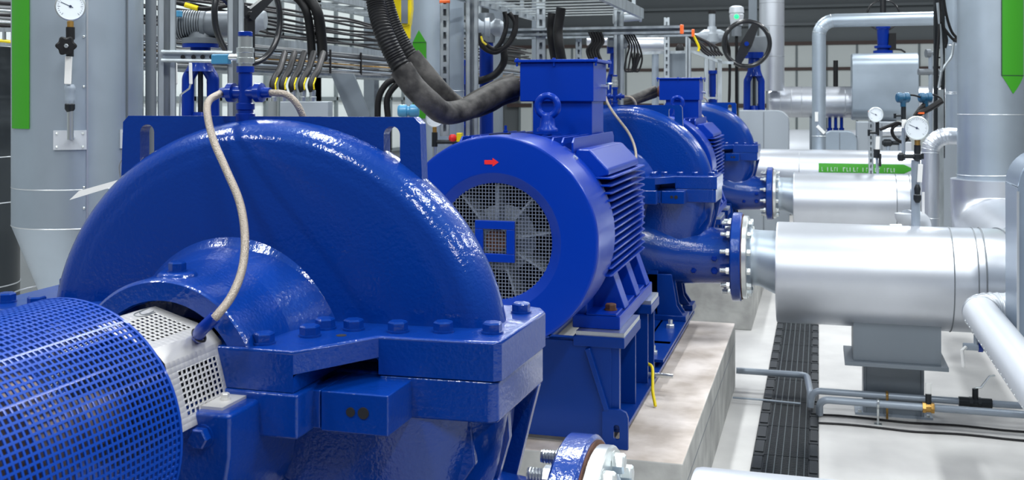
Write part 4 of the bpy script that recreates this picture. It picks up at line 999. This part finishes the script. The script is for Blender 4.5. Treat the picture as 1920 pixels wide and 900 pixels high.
post(1085, 7.9, 12, 'short slotted post with orange cap behind the terminal lid', v_top=68, slots=1, cap=1)
post(1250, 11.8, 11, 'thin slotted post behind the orange capped beam', v_top=33, slots=1)
post(1290, 11.7, 10, 'thin plain post under the second orange capped beam', v_top=60)
for i, pts in enumerate(([(1052, 15, 5.9), (1050, 30, 5.9), (1046, 60, 5.9), (1050, 95, 5.9), (1056, 125, 6.0)], [(1036, 25, 6.0), (1034, 50, 6.0), (1036, 80, 6.0), (1042, 115, 6.1)])):
    hose('thick black hose dropping behind the middle terminal box, %s' % ('right' if i == 0 else 'left'), pts, px(9, 6), 'rubber', 'drop_hose', cat='hose')
t = thing('pipe_stub', at_z(1180, 35, 8.0, 0), 'short grey pipe stub right of the post above the middle pump', 'pipe')
b = MB().lathe(P(1150, 32, 8.0), RT, [(0, px(13, 8)), (px(16, 8), px(13, 8)), (px(20, 8), px(9, 8)), (px(48, 8), px(7, 8)), (px(49, 8), px(9, 8)), (px(53, 8), px(9, 8))], 20); b.build('stub', 'light_grey_paint', t)
b = MB().cyl(P(1158, 32, 8), at_z(1158, 0, 8, 0), px(6, 8), 12); b.build('stand', 'pipe_grey', t)
for i in range(5):
    x = 1178+i*4.5; hose('thin cable of the bunch hanging beside the post over the middle pump', [(x-8, 64, 7.0), (x+2, 85, 7.0), (x-4+i*3, 110, 7.0), (x-6+i*2, 132, 7.0), (x+8-i*3, 130, 7.0), (x+7, 100, 7.0)], px(1.8, 7), 'cable_dark' if i % 2 else 'rubber', 'hanging_cable', cat='cable', group='cable bunch over the middle pump', n=7)
for i in range(5):
    x = 1105+i*5; hose('thin black cable tangled behind the right end of the terminal lid', [(x, 60, 7.0), (x+6, 78, 7.0), (x-4, 95, 7.0), (x+4, 118, 7.0)], px(3, 7.0), 'rubber', 'tangled_cable', cat='cable', group='tangled cables behind the terminal lid', n=7)
# valve with grey box top behind the post
t = yoke_valve(1152, 85, 215, 7.85, 15, 'blue valve with grey gear box behind the tall post over the middle pump')
b = MB().bar(P(1140, 72, 7.85), P(1176, 74, 7.85), .14, px(34, 7.85)); b.build('gear_box', 'actuator_grey', t, bevel=.01)
# horizontal clad pipe piece in the background centre
for (u0, u1, v, D, rr, lab) in ((1180, 1245, 84, 12.2, 14, 'short clad pipe behind the hanging cable bunch'), (1100, 1180, 76, 12.4, 9, 'thin clad pipe behind the cable tangle')):
    p, q = P(u0, v, D), P(u1, v, D); t = thing('clad_pipe', p, lab, 'pipe')
    b = MB().cyl(p, q, px(rr, D), 28); b.build('cladding', 'cladding', t); b = MB().cyl(q-V((.1, 0, .05)), V((q.x-.1, q.y, 0)), .04, 12); b.build('stand', 'pipe_grey', t)
# folded metal cover
q = [P(1250, 145, 11.95), P(1253, 98, 11.95), P(1296, 98, 11.95), P(1296, 145, 11.95)]
t = thing('metal_cover', at_z(1274, 140, 11.95, 0), 'grey folded sheet cover on a stand behind the farther terminal box', 'cover')
b = MB().add(q+[k+FW*.08 for k in q], [(0, 1, 2, 3), (7, 6, 5, 4), (0, 1, 5, 4), (1, 2, 6, 5), (2, 3, 7, 6), (3, 0, 4, 7)]); b.build('sheet', 'grey_paint', t, smooth=0)
b = MB().cyl(at_z(1274, 0, 12.0, 0), P(1274, 140, 12.0), .03, 10); b.build('stand', 'galvanised', t)
b = MB().lathe(P(1275, 99, 11.99), (0, 0, 1), [(0, .045), (.05, .05), (.09, .03), (.1, .02)], 14); b.build('plug', 'rubber', t)
# guard rail frame
t = thing('rail_frame', at_z(1330, 120, 11.9, 0), 'galvanised rail frame with sloping top behind the farthest motor', 'frame'); D = 11.9
b = MB().bar(P(1298, 97, D), P(1352, 117, D), .03, .03).bar(P(1352, 117, D), P(1375, 118, D), .03, .03); b.build('top_rail', 'galvanised', t)
for u, w in ((1324, 7), (1349, 8)): b = MB().bar(P(u, 110, D), at_z(u, 0, D, 0), px(w, D), .03, FW); b.build('upright', 'galvanised', t)
b = MB().bar(P(1300, 183, D), P(1352, 184, D), .02, .02).bar(P(1200, 100, D), P(1298, 97, D), .02, .03); b.build('cross_rail', 'galvanised', t)
c = P(1336, HOR, 12.1); tag(MB().lathe((c.x, c.y, 0), (0, 0, 1), [(0, .04), (1.75, .04), (1.75, .055), (1.79, .055), (1.79, .035), (1.85, .035), (1.85, .04), (2.08, .04), (2.08, .055), (2.12, .055)], 18).build('blue_standpipe', 'valve_blue', loc=(c.x, c.y, 0)), 'slim blue standpipe inside the galvanised rail frame', 'pipe')
# fitting with cap, green lamp head
t = thing('vent_fitting', at_z(1335, 70, 13.6, 0), 'grey cross fitting with black topped tube left of the green lamp', 'fitting'); D = 13.6; s = lambda n: px(n, D)
b = MB().cyl(P(1335, 200, D), P(1335, 22, D), s(6), 16).lathe(P(1335, 82, D), (0, 0, 1), [(0, s(8)), (s(3), s(15)), (s(18), s(15)), (s(24), s(10)), (s(32), s(8))], 24).lathe(P(1302, 67, D), RT, [(0, s(4)), (s(8), s(5)), (s(18), s(12)), (s(48), s(12)), (s(56), s(8)), (s(64), s(7))], 20); b.build('cross_body', 'light_grey_paint', t)
b = MB().cyl(P(1335, 26, D), P(1335, 19, D), s(7), 16); b.build('cap', 'rubber', t)
b = MB().cyl(at_z(1335, 0, D, 0), P(1335, 198, D), s(6), 12); b.build('stand', 'pipe_grey', t)
t = thing('indicator_lamp', at_z(1381, 60, 13.5, 0), 'white control head with green glowing lamp above the round handwheel', 'lamp'); D = 13.5; s = lambda n: px(n, D)
b = MB().lathe(P(1381, 48, D), (0, 0, 1), [(0, s(11)), (s(8), s(12)), (s(20), s(13.5)), (s(22), s(12)), (s(24), s(14)), (s(34), s(13)), (s(37), s(8))], 24); b.build('head', 'white_metal', t)
b = MB().ball(P(1381, 31, D-.07), s(5), 14); b.build('green_light', 'green_lamp', t)
b = MB().cyl(P(1381, 48, D), P(1381, 68, D), s(9), 14); b.build('collar', 'actuator_grey', t)
b = MB().cyl(P(1381, 66, D), at_z(1381, 0, D, 0), s(3), 10); b.build('stand', 'rubber', t)
for i in range(3): hose('black cable hanging below the lamp head beside the handwheel', [(1362, 60+8*i, 13.1), (1359+4*i, 90, 13.1), (1368, 110, 13.1), (1368, 150+10*i, 13.1), (1367, 192, 13.1)], px(2.5, 13.1), 'rubber', 'lamp_cable', cat='cable', group='cables below the lamp head', n=7)
for i in range(6):
    hose('dark cable in the knot of lines left of the handwheel', [(1290+i*2, 66, 7.65), (1305+i*7, 80+3*(i % 3), 7.65), (1318+i*6, 96, 7.65), (1330+i*5, 104, 7.65)], px(2.4, 7.65), 'cable_dark', 'knotted_cable', cat='cable', group='cable knot left of the handwheel', n=7)
tag(MB().tube([P(1300, 66, 7.6), P(1309, 84, 7.6), P(1311, 90, 7.6), P(1309, 96, 7.6)], px(2.5, 7.6), 6).build('yellow_wire', 'yellow'), 'yellow wire in the cable knot left of the handwheel', 'wire')
t = yoke_valve(1414, 96, 208, 13.3, 20, 'blue yoke valve carrying the big round black handwheel')
D = 13.3; b = MB().bar(P(1396, 86, D), P(1440, 86, D), .16, px(36, D)); b.build('gear_box', 'actuator_grey', t, bevel=.015)
b = MB().cyl(P(1440, 60, D), P(1440, 50, D), .02, 10); b.build('indicator', 'light_grey_paint', t)
wc = P(1400, 82, 12.9); handwheel(t, wc, (CAM-wc), px(42, 12.9), px(4.3, 12.9), ph=2.0, sw=1.5)
b = MB().cyl(wc, P(1402, 84, 13.2), .02, 12); b.build('wheel_shaft', 'iron_black', t)

for i in range(2):
    hose('dusty cable bundle entering the farther motor terminal box from the left, %s' % ('upper' if i == 0 else 'lower'), [(1090, 120, 8.75), (1105, 170+6*i, 8.9), (1140, 192+5*i, 9.0), (1185, 186+4*i, 9.15), (1228, 168+8*i, 9.3)], px(8, 9), 'dusty_rubber', 'cable_bundle', group='dusty cable bundles')

# ------------------------------------------------------------------ right background
t = upright('insulated_riser', 1447, 14.0, 23, 1.9, 5.5, 'cladding', 'silver upright pipe joining the far horizontal pipe at its left end', 'pipe', (2.35, 2.75, 3.05), sm='seam_dark')
a = P(1412, HOR, 14.5); tag(MB().box((a.x-.06, a.y, 0), (a.x+.05, a.y+.1, 5)).build('steel_column', 'grey_paint', loc=(a.x, a.y, 0)), 'dark steel column left of the far upright pipe', 'column')
D = 14.0; y0 = P(1600, HOR, D).y; zc = 1.755; x0, x1 = P(1436, HOR, 14).x, P(1800, HOR, 14).x+.3
t = thing('insulated_pipe', (x0, y0, zc), 'far silver horizontal pipe passing through the boxed valve', 'pipe'); R = .205
b = MB().lathe((x0, y0, zc), (1, 0, 0), [(0, R*.6), (.03, R*.9), (.10, R), (x1-x0, R)], 48); b.build('cladding', 'cladding', t)
b = MB()
for k in (.18, .32, .45, 1.0): b.torus((x0+k, y0, zc), (1, 0, 0), R+.001, .004, 40, 6)
b.build('seam', 'seam_metal', t)
b = MB().box((x0+.55, y0-.06, 0), (x0+.67, y0+.06, zc-R+.02)); b.build('support_leg', 'grey_paint', t)
# boxed valve
t = thing('boxed_valve', at_z(1660, 200, 13.7, 0), 'large silver rounded valve box with blue neck and handwheel above', 'valve'); D = 13.6
xa, xb = P(1598, 160, D).x, P(1721, 160, D).x; yv = y0; zt, zb = P(0, 99, D).z, P(0, 226, D).z; h = (zt-zb)/2; zm = (zt+zb)/2; hw = .36; rr = .16
pr = []
for sx, sz, a0 in ((1, 1, 0), (-1, 1, 90), (-1, -1, 180), (1, -1, 270)):
    for k in range(9): a = math.radians(a0+90*k/8); pr.append((yv+sx*(hw-rr)+rr*math.cos(a), zm+sz*(h-rr)+rr*math.sin(a)))
b = MB().prism(pr, xa, xb, 'x'); b.build('insulation_box', 'cladding_grey', t, smooth=30, bevel=.012)
D2 = P(1658, 100, D); L = lambda v, dy=0: V((P(1657, v, 13.75).x, yv, P(1657, v, 13.75).z))
s = lambda n: px(n, 13.75)
b = MB().lathe(L(100), (0, 0, 1), [(0, s(18)), (s(6), s(18)), (s(7), s(11)), (s(10), s(11)), (s(11), s(16)), (s(15), s(16)), (s(16), s(10)), (s(46), s(11)), (s(48), s(13)), (s(52), s(13)), (s(53), s(6)), (s(75), s(6))], 20); b.build('valve_neck', 'valve_blue', t)
b = MB().cyl(L(30), L(-15), s(5.5), 14); b.build('spindle_cover', 'black_gloss', t)
handwheel(t, L(27), (CAM-L(27)), s(29), s(1.8), ph=1.5, hub='black_gloss')
b = MB().box((L(0).x+s(11), yv-.05, Z(93, 13.7)), (L(0).x+s(23), yv+.05, Z(61, 13.7))); b.build('switch_box', 'rubber', t)
b = MB().tube([L(92)+V((s(23), -.04, 0)), L(93)+V((s(32), -.04, 0)), L(97)+V((s(38), -.04, 0)), L(104)+V((s(40), -.04, 0))], s(1.8), 8); b.build('lead', 'rubber', t)
b = MB().box((xa+.25, yv-.1, 0), (xb-.25, yv+.1, zb+.02)); b.build('pedestal', 'grey_paint', t)
# small stem and legs on the far pipe
t = thing('stem_indicator', P(1567, 157, 13.8), 'slim black stem on the far pipe with blue legs below', 'fitting'); p = P(1567, 150, 14.0)
b = MB().cyl((p.x, y0, zc+R-.01), (p.x, y0, Z(113, 14)), s(4.5), 12); b.build('stem', 'rubber', t)
for u in (1556, 1567, 1578):
    q = P(u, 220, 14); b = MB().cyl((q.x, y0, zc-R+.02), (q.x, y0, Z(246, 14)), s(3.2), 10).lathe((q.x, y0, Z(247, 14)), (0, 0, 1), [(0, s(5)), (s(7), s(5))], 10); b.build('leg', 'valve_blue', t)
b = MB().box((P(1550, 0, 14).x, y0-.08, 0), (P(1584, 0, 14).x, y0+.08, Z(246, 14))); b.build('valve_body', 'valve_blue', t)
# rounded covers
def cover(name, u0, u1, v0, D, rpx, label, m, left=False, th=.4):
    xa, xb, z1 = P(u0, 0, D).x, P(u1, 0, D).x, Z(v0, D); y = P((u0+u1)/2, 0, D).y; r = px(rpx, D)
    pr = [(xb, 0)]+[(xb-r+r*math.cos(a), z1-r+r*math.sin(a)) for a in [PI/2*i/8 for i in range(9)]]
    pr += [(xa+r+r*math.cos(a), z1-r+r*math.sin(a)) for a in [PI/2+PI/2*i/8 for i in range(9)]] if left else [(xa, z1)]
    pr += [(xa, 0)]
    t = thing(name, ((xa+xb)/2, y, 0), label, 'cover'); b = MB().prism(pr, y, y+th, 'y'); b.build('shell', m, t, smooth=30, bevel=.008)
    b = MB().bar(((xa+xb)/2, y-.002, .02), ((xa+xb)/2, y-.002, z1-.02), .006, .006); b.build('seam', 'seam_dark', t); return t
cover('insulation_cover', 1385, 1479, 207, 12.6, 22, 'big pale rounded insulation cover behind the farthest pump', 'light_grey_paint')
cover('insulation_cover', 1542, 1607, 246, 12.9, 18, 'small grey rounded cover under the far pipe', 'cladding_grey', True)
cover('insulation_cover', 1607, 1700, 229, 12.8, 3, 'flat grey cover panel behind the small gauge', 'light_grey_paint')
t = thing('storage_tank', (P(1545, 0, 16.5).x, P(1545, 0, 16.5).y, 0), 'pale horizontal tank on the floor under the far silver pipe', 'tank'); c = P(1545, 240, 16.5)
b = MB().lathe((c.x-1.0, c.y, .86), (1, 0, 0), [(0, .1), (.05, .3), (.15, .42), (.3, .46), (1.9, .46), (2.1, .42), (2.2, .2)], 40); b.build('shell', 'white_metal', t)
b = MB().box((c.x-.7, c.y-.2, 0), (c.x-.5, c.y+.2, .5)).box((c.x+.5, c.y-.2, 0), (c.x+.7, c.y+.2, .5)); b.build('saddle', 'grey_paint', t)
# inverted L pipe
D = 11.9; p = P(1535.5, 290, D); zc2 = Z(39, D); r = px(12.5, D); xr = P(1815, 0, 9.0)
t = thing('insulated_pipe', (p.x, p.y, .9), 'slim silver pipe rising then turning right above the boxed valve', 'pipe')
pth = fillet([(p.x, p.y, 1.0), (p.x, p.y, zc2), (p.x+2.2, p.y, zc2)], .17, 8)
b = MB().tube(pth, r, 28); b.build('cladding', 'cladding_grey', t, smooth=50)
b = MB()
for i in (2, 4, 6, 8): b.torus(pth[i], (pth[i+1]-pth[i-1]), r+.0008, .0022, 28, 6)
b.torus((p.x, p.y, Z(255, D)), (0, 0, 1), r+.002, .004, 28, 6); b.build('seam', 'seam_metal', t)
b = MB().bar(P(1531, 228-18, D-.09), P(1531, 228, D-.09), px(6, D), .01, FW).bar(P(1532, 236, D-.09), P(1546, 250, D-.09), px(6, D), .01, FW); b.build('white_lever', 'white', t, bevel=.003)
# horizontal pipe behind the farthest suction pipe, with the lettered green arrow
Y3 = 11.75; zc3 = 1.02; R3 = .24; xl = P(1420, 0, 11.7).x; xr3 = P(1712, 0, 11).x
t = thing('insulated_pipe', (xl, Y3, zc3), 'silver horizontal pipe bearing the lettered green arrow', 'pipe')
b = MB().lathe((xl, Y3, zc3), (1, 0, 0), [(0, R3), (xr3-xl+.4, R3)], 56); b.build('cladding', 'cladding', t)
b = MB()
for k in (.45, 1.2): b.torus((xl+k, Y3, zc3), (1, 0, 0), R3+.001, .003, 48, 6)
b.build('seam', 'seam_metal', t)
b = MB().box((xl+.6, Y3-.06, 0), (xl+.72, Y3+.06, zc3-R3+.02)); b.build('support_leg', 'grey_paint', t)
def hpatch(parent, x0, x1, a0, a1, m, name, off=.003, tip=0):
    b = MB(); vs = []; n = 5
    cols = [(x0, 0), (x1-tip, 0)]+([(x1, 1)] if tip else [])
    if not tip: cols[-1] = (x1, 0)
    for x, k in cols:
        for i in range(n+1):
            am = (a0+a1)/2; a = math.radians((a0+(a1-a0)*i/n)*(1-k)+am*k); vs.append((x, Y3-(R3+off)*math.cos(a), zc3+(R3+off)*math.sin(a)))
    fs = []
    for c_ in range(len(cols)-1):
        for i in range(n): k0 = c_*(n+1)+i; fs.append((k0, k0+1, k0+n+2, k0+n+1))
    return b.add(vs, fs).build(name, m, parent, smooth=30, solid=.001)
xg0, xg1 = P(1535, 0, 11.25).x, P(1709, 0, 11.15).x
ga = hpatch(t, xg0, xg1, 4, 27, 'green', 'green_arrow', tip=.10)
# blurred grey lettering on the green arrow
rr = random.Random(3); x = xg0+.03; k = 0
words = [1, 3, 2, 4, 6]; glyph = MB()
while x < xg1-.17:
    w = rr.choice((.010, .014, .018)); o_ = .0045
    for a_, b2 in ((8, 20),):
        vs = [(xx_, Y3-(R3+o_)*math.cos(math.radians(a)), zc3+(R3+o_)*math.sin(math.radians(a))) for xx_ in (x, x+w*.45) for a in (7, 12, 17)]
        glyph.add(vs, [(0, 1, 4, 3), (1, 2, 5, 4)])
        if k % 3 != 1:
            am = (17, 15) if k % 2 else (9, 7)
            vs = [(xx_, Y3-(R3+o_)*math.cos(math.radians(a)), zc3+(R3+o_)*math.sin(math.radians(a))) for xx_ in (x, x+w*1.3) for a in am]; glyph.add(vs, [(0, 1, 3, 2)])
    x += w*1.3+.012+(.03 if k in (0, 4, 9, 15) else 0); k += 1
glyph.build('lettering', 'green_text', ga, smooth=0)

# big upright pipe with down arrow
D = 8.0; c = P(1857, HOR, D); r = px(58, D)
t = upright('insulated_riser', 1857, D, 58, 0, 4.2, 'cladding_grey', 'big silver upright pipe with green down arrow at the right', 'pipe', (Z(215, 7.8),), prof=lambda r: [(Z(470, 8), r+.03), (Z(425, 8), r+.02), (Z(322, 8), r), (4.2, r)])
b = MB()
for i, v in enumerate((326, 352, 380, 408)): b.torus((c.x, c.y, Z(v, 8)), (-.03-.05*i, -.02*i, 1), r+.003+.004*i, .0032, 56, 6)
b.build('elbow_seam', 'seam_metal', t)
wrap(t, c, r, 18.5, 70, lambda f: 3.4, lambda f: Z(142, 7.8)+(Z(176, 7.8)-Z(142, 7.8))*(1-abs(f-.42)/(.42 if f < .42 else .58)), 'green', 'green_arrow', .004, 24)
wrap(t, c, r, 18.5, 70, lambda f: Z(141, 7.8), lambda f: Z(142.4, 7.8), 'green_outline', 'arrow_line', .006)
wrap(t, c, r, 18, 19.2, lambda f: 3.4, lambda f: Z(142, 7.8), 'green_outline', 'arrow_edge', .006, 2)
# pipe branch into it
D = 8.4; p = P(1744, 430, D); r = px(16, D); zt = Z(255, D)
t = thing('insulated_pipe', (p.x, p.y, 0), 'narrow silver pipe turning into the big upright pipe behind the gauges', 'pipe')
pth = fillet([(p.x, p.y, 0), (p.x, p.y, zt), (p.x+.42, p.y, zt)], .13, 8)
b = MB().tube(pth, r, 28); b.build('cladding', 'cladding', t, smooth=50)
b = MB()
for i in (1, 2, 3, 4, 5, 6, 7, 8, 9): b.torus(pth[i], (pth[i+1]-pth[i-1]), r+.001, .0028, 28, 6)
b.torus(pth[9]+V((.11, 0, 0)), (1, 0, 0), r+.001, .003, 28, 6); b.torus((p.x, p.y, Z(408, D)), (0, 0, 1), r+.001, .003, 28, 6); b.build('seam', 'seam_metal', t)
p = P(1782, 300, 9.2); tag(MB().box((p.x-.10, p.y, 0), (p.x+.12, p.y+.1, Z(268, 9.2))).build('panel_column', 'light_grey_paint', bevel=.004, loc=(p.x, p.y, 0)), 'flat blue grey column panel between narrow and big upright pipes', 'column')
t = upright('insulated_riser', 1793, 9.6, 19, 0, 4.2, 'cladding_grey', 'slender upright pipe partly hidden left of the big one', 'pipe', (Z(173, 9.6), Z(176, 9.6), Z(85, 9.6)))
# small white elbow piece above the big silver pipe
t = thing('clad_elbow', P(1690, 420, 7.4), 'small white clad elbow peeking above the large silver pipe', 'pipe')
b = MB().tube(fillet([P(1694, 400, 7.2), P(1694, 408, 7.2), P(1730, 412, 7.3), P(1730, 450, 7.3), at_z(1730, 0, 7.3, 0)], .06, 5), px(16, 7.2), 20); b.build('cladding', 'white_metal', t, smooth=50)
b = MB().cyl(P(1668, 424, 7.0), P(1690, 424, 7.0), px(4, 7), 10); b.build('side_valve', 'white', t)

# instruments standing on the large silver pipe
D = 6.08; s = lambda n: px(n, D); t = thing('pressure_gauge', P(1717, 428, D), 'larger pressure gauge on a grey stand pipe above the big silver pipe', 'gauge')
b = MB().cyl(P(1717, 434, D), P(1717, 300, D), s(8), 18); b.build('stand_pipe', 'pipe_grey', t)
gauge(t, P(1719, 240, D-.05), s(22))
b = MB().cyl(P(1720, 258, D-.03), P(1720, 272, D-.03), s(5), 12); b.build('brass_neck', 'brass', t)
b = MB().lathe(P(1720, 302, D-.02), (0, 0, 1), [(0, s(4)), (s(4), s(8)), (s(12), s(8)), (s(14), s(6)), (s(30), s(6))], 14).cyl(P(1690, 293, D-.02), P(1722, 293, D-.02), s(4), 10).lathe(P(1689, 302, D-.02), (0, 0, 1), [(0, s(4)), (s(3), s(6)), (s(12), s(6)), (s(16), s(3))], 12).cyl(P(1727, 288, D-.02), P(1727, 298, D-.02), s(5), 10); b.build('manifold', 'iron_black', t)
b = MB().bar(P(1726, 308, D-.05), P(1724, 342, D-.05), s(9), .008, FW); b.build('white_lever', 'white', t, bevel=.003)
b = MB().lathe(P(1720, 380, D-.04), (0, 0, 1), [(0, s(4)), (s(6), s(7)), (s(14), s(7)), (s(16), s(5)), (s(26), s(6)), (s(34), s(3))], 14); b.build('needle_valve', 'iron_black', t)
b = MB().bar(P(1731, 360, D), P(1731, 402, D), s(5), .003, FW); b.build('tape', 'tape_white', t)
def transmitter(u, v, D, lab, stemv, vend):
    t = thing('transmitter', P(u, vend, D), lab, 'instrument'); s = lambda n: px(n, D)
    b = MB().lathe(P(u-12, v, D), RT, [(0, s(7)), (s(2), s(9.5)), (s(9), s(9.5)), (s(10), s(8)), (s(14), s(8)), (s(15), s(9.5)), (s(22), s(9.5)), (s(24), s(7))], 24).lathe(P(u+.5, v+17, D), (0, 0, 1), [(0, s(5)), (s(6), s(5)), (s(12), s(8))], 16); b.build('housing', 'teal', t)
    b = MB().cyl(P(u+1, v+14, D), P(u+1, stemv, D), s(4.5), 12); b.build('neck', 'iron_black', t)
    b = MB().cyl(P(u+1, stemv, D), P(u+1, vend, D), s(3.5), 10); b.build('stand_pipe', 'pipe_grey', t)
    return t
t = transmitter(1693, 183, 6.1, 'left dark teal transmitter above the large silver pipe', 225, 300)
b = MB().cyl(P(1680, 217, 6.1), P(1693, 217, 6.1), px(2, 6.1), 8).cyl(P(1678, 213, 6.1), P(1678, 222, 6.1), px(2.5, 6.1), 8); b.build('side_cock', 'iron_black', t)
b = MB().bar(P(1695, 224, 6.07), P(1695, 240, 6.07), px(8, 6.1), .008, FW); b.build('white_lever', 'white', t)
t = transmitter(1735, 183, 6.2, 'right dark teal transmitter with black hose sleeve behind the large gauge', 205, 240)
b = MB().tube([P(1716, 218, 6.2), P(1726, 204, 6.2), P(1734, 196, 6.2)], px(5, 6.2), 10).tube([P(1722, 214, 6.15), P(1742, 204, 6.15), P(1766, 189, 6.15)], px(5.5, 6.2), 10); b.build('hose_sleeve', 'rubber', t)
b = MB().bar(P(1722, 212, 6.14), P(1732, 212, 6.14), px(7, 6.1), .01); b.build('orange_clip', 'orange', t)
hose('thin black lead between the two teal transmitters', [(1705, 178, 6.12), (1715, 179, 6.12), (1725, 182, 6.18)], px(1.8, 6.1), 'rubber', 'signal_lead', cat='cable', n=8)
hose('thin black lead arching right from the right teal transmitter', [(1746, 177, 6.2), (1757, 180, 6.2), (1766, 188, 6.2), (1760, 198, 6.2), (1748, 204, 6.2)], px(1.8, 6.1), 'rubber', 'signal_lead', cat='cable', n=8)
# smaller gauge standing on the farthest suction pipe
D = 10.4; s = lambda n: px(n, D); t = thing('pressure_gauge', P(1645, 340, D), 'small pressure gauge with white lever on the farthest silver pipe', 'gauge')
gauge(t, P(1642, 215, D-.05), s(14))
b = MB().cyl(P(1645, 228, D), P(1645, 254, D), s(3.5), 10).cyl(P(1630, 249, D), P(1645, 249, D), s(2.5), 8).cyl(P(1629, 243, D), P(1629, 255, D), s(2.2), 8); b.build('cock', 'iron_black', t)
b = MB().bar(P(1646, 256, D-.03), P(1645, 280, D-.03), s(7), .012, FW); b.build('white_lever', 'white', t)
b = MB().cyl(P(1644, 280, D), P(1644, 296, D), s(6), 10).cyl(P(1650, 288, D-.04), P(1650, 312, D-.04), s(2.5), 8); b.build('valve_body', 'iron_black', t)
b = MB().cyl(P(1644, 296, D), P(1646, 334, D), s(2.5), 10); b.build('stand_pipe', 'pipe_grey', t)
b = MB().cyl(P(1644, 252, D), P(1644, 285, D), s(3), 10); b.build('riser', 'zinc', t)
channel('strut_post', at_z(1633, 0, 10.6, 0), P(1633, 209, 10.6), px(9, 10.6), 'thin slotted post with orange cap beside the small gauge', 'post', slots=1, cap=1)
# clutter behind the gauges
D = 11.9; t = thing('clad_pipe', at_z(1690, 0, D, 0), 'short silver pipe between the two gauges under the boxed valve', 'pipe')
b = MB().cyl(P(1652, 249, D), P(1700, 247, D), px(9, D), 20); b.build('cladding', 'cladding', t); b = MB().cyl(P(1690, 250, D), at_z(1690, 0, D, 0), px(6, D), 12); b.build('stand', 'pipe_grey', t)
t = thing('small_valve', at_z(1665, 270, D, 0), 'small dark bodied valve cluster below the short silver pipe', 'valve')
b = MB().lathe(P(1655, 268, D), RT, [(0, px(4, D)), (px(3, D), px(7, D)), (px(14, D), px(7, D)), (px(18, D), px(4, D)), (px(38, D), px(4, D)), (px(40, D), px(8, D)), (px(50, D), px(8, D))], 16); b.build('valve_body', 'iron_black', t)
b = MB().bar(P(1690, 275, D-.05), P(1708, 275, D-.05), .06, px(18, D)); b.build('white_block', 'white_metal', t, bevel=.01)
b = MB().cyl(P(1665, 268, D), at_z(1665, 0, D, 0), px(4, D), 10); b.build('stand', 'pipe_grey', t)
hose('black cable ring hanging between the two gauges', [(1650, 243, 6.15), (1668, 236, 6.15), (1684, 231, 6.15), (1698, 240, 6.15), (1702, 258, 6.15), (1690, 266, 6.15), (1676, 256, 6.15), (1673, 242, 6.15), (1684, 232, 6.15)], px(3.2, 6.15), 'rubber', 'cable_ring', cat='cable', n=8)
# cable riser left of the big upright pipe
t = thing('cable_riser', at_z(1758, 0, 9.0, 0), 'dark upright cable rack left of the big upright pipe', 'rack'); D = 9.0
for u, w in ((1755, 7), (1768, 5)): b = MB().bar(at_z(u, 0, D, 1.3), at_z(u, 0, D, 3.3), px(w, D), .03, FW); b.build('rail', 'iron_black', t)
b = MB()
for v in range(0, 170, 18): b.bar(P(1753, v, D+.02), P(1770, v, D+.02), .012, .012)
b.build('rungs', 'iron_black', t); b = MB().bar(P(1762, 168, D), at_z(1762, 0, D, 0), .05, .05, FW); b.build('stand', 'galvanised', t)
b = MB().bar(P(1788, 75, D-.1), P(1806, 75, D-.1), .03, .035); b.build('bracket', 'rail_brown', t)
for i, pts in enumerate(([(1762, -10), (1762, 40), (1758, 100), (1755, 160)], [(1768, -10), (1775, 30), (1785, 60), (1800, 76)], [(1768, 50), (1780, 66), (1790, 76), (1798, 78)], [(1788, 80), (1784, 105), (1774, 120), (1764, 135)], [(1772, 90), (1775, 75), (1770, 55), (1765, 40)], [(1758, 5), (1763, 60), (1766, 120), (1760, 165)])):
    hose('cable strung on the dark rack left of the big upright pipe', [(u, v, 8.85) for u, v in pts], px(2.6, 9), 'galvanised' if i in (3, 5) else 'rubber', 'rack_cable', cat='cable', group='cables on the dark rack', n=7)
t = thing('wall_valve', at_z(1742, 100, 12.5, 0), 'small grey hand valve behind the dark cable rack', 'valve'); D = 12.5
b = MB().lathe(P(1736, 100, D), RT, [(0, px(8, D)), (px(8, D), px(8, D)), (px(9, D), px(4, D)), (px(20, D), px(4, D))], 16).cyl(P(1722, 135, D), P(1760, 135, D), px(6, D), 14); b.build('valve_body', 'actuator_grey', t)
b = MB().cyl(P(1745, 100, D), at_z(1745, 0, D, 0), px(4, D), 10); b.build('stand', 'pipe_grey', t)
